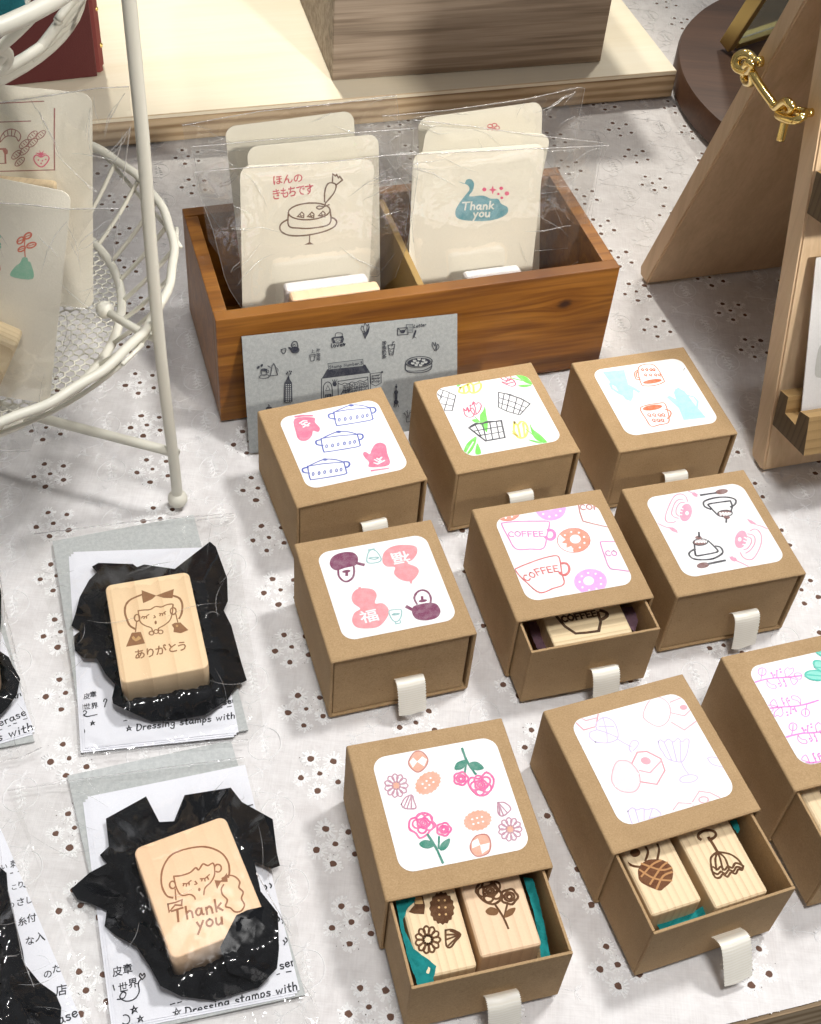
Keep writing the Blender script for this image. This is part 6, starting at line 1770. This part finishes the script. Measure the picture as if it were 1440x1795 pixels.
def girl2(A):
    B = (158, 108, 78)
    A.S(B, .7, '808,730 780,720 758,676 756,620 772,570 808,526 880,500 960,492 1030,516 1066,560 1074,606 1068,634')
    A.S(B, .6, '814,630 850,626 890,612 916,590 930,600 950,572 972,580 996,568 1004,584'); A.S(B, .55, '814,632 822,672 838,708 858,720 888,714 908,724 914,736'); A.S(B, .55, '1004,584 1004,622 988,656 960,684 954,716')
    for q in ('858,664 876,664 894,650', '862,664 858,674', '874,664 872,676', '884,660 886,670', '938,642 960,640 980,622', '946,642 944,652', '958,640 960,652', '970,634 976,644'): A.S(B, .5, q, sm=False)
    A.S(B, .5, '914,654 922,664 912,668'); A.E(B, 933, 692, 6, 8); A.EO(B, .6, 808, 670, 14, 17, a0=40, a1=330); A.EO(B, .6, 1020, 592, 16, 18, a0=-150, a1=120)
    A.F(B, '1004,648 1034,650 1062,614 1066,656 1034,656 1016,690', sm=False)
    A.S(B, .6, '1040,640 1070,626 1100,632 1122,656 1118,682 1138,704 1130,734 1144,764 1128,792 1100,796 1078,778 1056,770 1064,740 1042,716 1036,690 1046,670')
    A.S(B, .5, '820,690 824,740', sm=False); A.S(B, .6, '786,760 822,752 852,740 850,766 820,764 792,796 786,760', sm=False)
    A.T(B, .75, 'Thank', (812, 846), (1044, 786), .95, .05); A.T(B, .75, 'you', (920, 878), (1044, 850), .95, .1)
M2, w2, h2 = stamp_pack((233, 1488), (394, 1429), (481, 1611), .0225, .0190, MAPLE_P, 'rosy maple stamp block engraved with a ponytail girl and the words thank you', Z2, girl2)
black_tissue('496,360 684,256 746,376 815,372 864,250 1080,215 1132,282 1276,362 1296,520 1310,580 1270,596 1190,560 1220,700 1300,800 1306,970 1296,1060 1210,1150 1000,1212 850,1192 750,1142 700,1050 640,960 540,906 490,862 500,790 430,760 362,738 332,690 420,612 500,570 468,530 510,490', Z2, M2, w2, h2, .0135, 'black tissue paper spread like petals under the ponytail girl stamp', 47)
bm = bmesh.new()
fl = [Z2(*p) for p in P('1105,812 1160,786 1242,768 1296,800 1304,930 1270,1070 1190,1120 1070,1080 1030,962')]
dM2 = rect_dist(M2, w2, h2)
def zfl(x, y):
    q = up(x, y, .022); dd = dM2(q)
    return .0238 - max(0, min(.016, dd * .75)) + .0012 * noise.noise(Vector((x * .03, y * .03, 2))) + .0009 * noise.noise(Vector((x * .08, y * .08, 5)))
crumple(bm, fl, zfl, 8, 5)
obj('tissue_paper', bm, BLACKT, label='flap of black tissue folded over the corner of the ponytail girl stamp', cat='tissue paper')
pack_bag([(12, 1384), (130, 1366), (280, 1345), (428, 1326), (452, 1400), (498, 1520), (525, 1640), (558, 1770), (566, 1830), (200, 1850), (150, 1720), (104, 1600), (60, 1500)], M2, w2, h2, .0225, 'clear cellophane bag over the ponytail girl stamp pack', 49,
         [[(14, 1386), (130, 1368), (280, 1347), (428, 1328)], [(450, 1530), (512, 1640)]])

# ---- two packs cut by the left edge of the picture
Z3 = Z(0, 980, 4.987)
flat_card('backing_card', [(-230, 1010), (-20, 985), (61, 1301), (-180, 1345)], .0003, .0007, GREY, 'grey backing card of the upper pack cut by the left edge', 'card')
def leaf3(A):
    A.T(PEN, .5, 'erase', (-2, 1462), (236, 1362), .95); 
    for q in ('0,1496 18,1490', '74,1462 94,1456', '120,1440 146,1434', '206,1402 238,1394'): A.S(PEN, .4, q, sm=False)
    A.T(PEN, .5, 'stamps with', (-330, 1700), (294, 1492), .95, .1); A.S(PEN, .5, '122,1196 140,1216', sm=False); A.S(PEN, .5, '160,1180 156,1214', sm=False); A.S(PEN, .45, '178,1176 186,1196', sm=False)
flat_card('leaflet', [(-230, 1040), (-30, 1010), (61, 1283), (-160, 1345)], .0012, .00025, LEAF, 'white leaflet reading erase in the upper pack cut by the left edge', 'leaflet', leaf3, Z3, sheets=2, off=(-3, 5))
M3_, w3, h3 = stamp_pack((-150, 1030), (-22, 1008), (6, 1180), .0205, .0172, MAPLE, 'maple stamp block of the upper pack just outside the left edge', Z3, None)
black_tissue([(-60, 1000), (1, 1030), (3, 1040), (2, 1090), (-2, 1140), (16, 1152), (26, 1172), (36, 1190), (30, 1218), (14, 1240), (-2, 1256), (-40, 1262), (-120, 1250), (-130, 1100)], lambda x, y: (x, y), M3_, w3, h3, .0125, 'black tissue paper poking in at the upper left edge', 51)
pack_bag([(-120, 975), (-6, 962), (2, 1000), (10, 1060), (30, 1150), (46, 1200), (58, 1260), (76, 1310), (40, 1330), (-60, 1350), (-140, 1360)], M3_, w3, h3, .0205, 'clear cellophane bag over the upper pack at the left edge', 53, [[(0, 1010), (8, 1060), (28, 1146)], [(-60, 1346), (40, 1327), (74, 1310)]])
Z4 = Z(0, 1380, 4.328)
def leaf4(A):
    T4 = lambda s, pos: [A.J(PEN, ch, (x_, y_), (x_ + w_, y_ - w_ * .18), 1.05) for ch, (x_, y_, w_) in zip(s, pos)]
    T4('い刺', [(8, 625, 52), (80, 610, 70)]); A.S(PEN, .45, '82,654 98,650', sm=False); A.S(PEN, .45, '140,640 160,634', sm=False)
    T4('こり', [(84, 780, 52), (130, 764, 60)]); A.S(PEN, .45, '182,752 194,758', sm=False)
    T4('のさし', [(56, 922, 60), (122, 902, 72), (190, 884, 64)])
    T4('糸付', [(136, 1050, 74), (206, 1024, 74)]); T4('な入', [(192, 1198, 74), (268, 1170, 80)])
    T4('のた', [(330, 1450, 72), (396, 1410, 72)]); T4('店', [(424, 1580, 90)])
    A.T(PEN, .5, 'ase', (450, 1800), (596, 1732), .95)
flat_card('leaflet', [(-230, 1420), (-12, 1420), (160, 1828), (-160, 1860)], .0012, .00025, LEAF, 'white leaflet with a column of Japanese handwriting at the lower left edge', 'leaflet', leaf4, Z4, sheets=3, off=(-3, 4))
M4, w4, h4 = stamp_pack((-150, 1640), (-12, 1622), (38, 1740), .0215, .0182, MAPLE, 'maple stamp block cut by the lower left edge of the picture', Z4, None, r=.006)
black_tissue([(-80, 1510), (-2, 1518), (12, 1530), (14, 1556), (20, 1590), (30, 1626), (40, 1665), (44, 1690), (70, 1722), (98, 1742), (108, 1766), (106, 1800), (90, 1830), (-120, 1850), (-160, 1600)], lambda x, y: (x, y), M4, w4, h4, .0135, 'black tissue paper under the stamp at the lower left edge', 55)
pack_bag([(-120, 1400), (0, 1408), (34, 1412), (48, 1450), (76, 1540), (104, 1620), (132, 1690), (150, 1750), (172, 1830), (-100, 1860)], M4, w4, h4, .0215, 'clear cellophane bag over the pack at the lower left edge', 57, [[(14, 1560), (24, 1600), (40, 1680), (60, 1730)]])
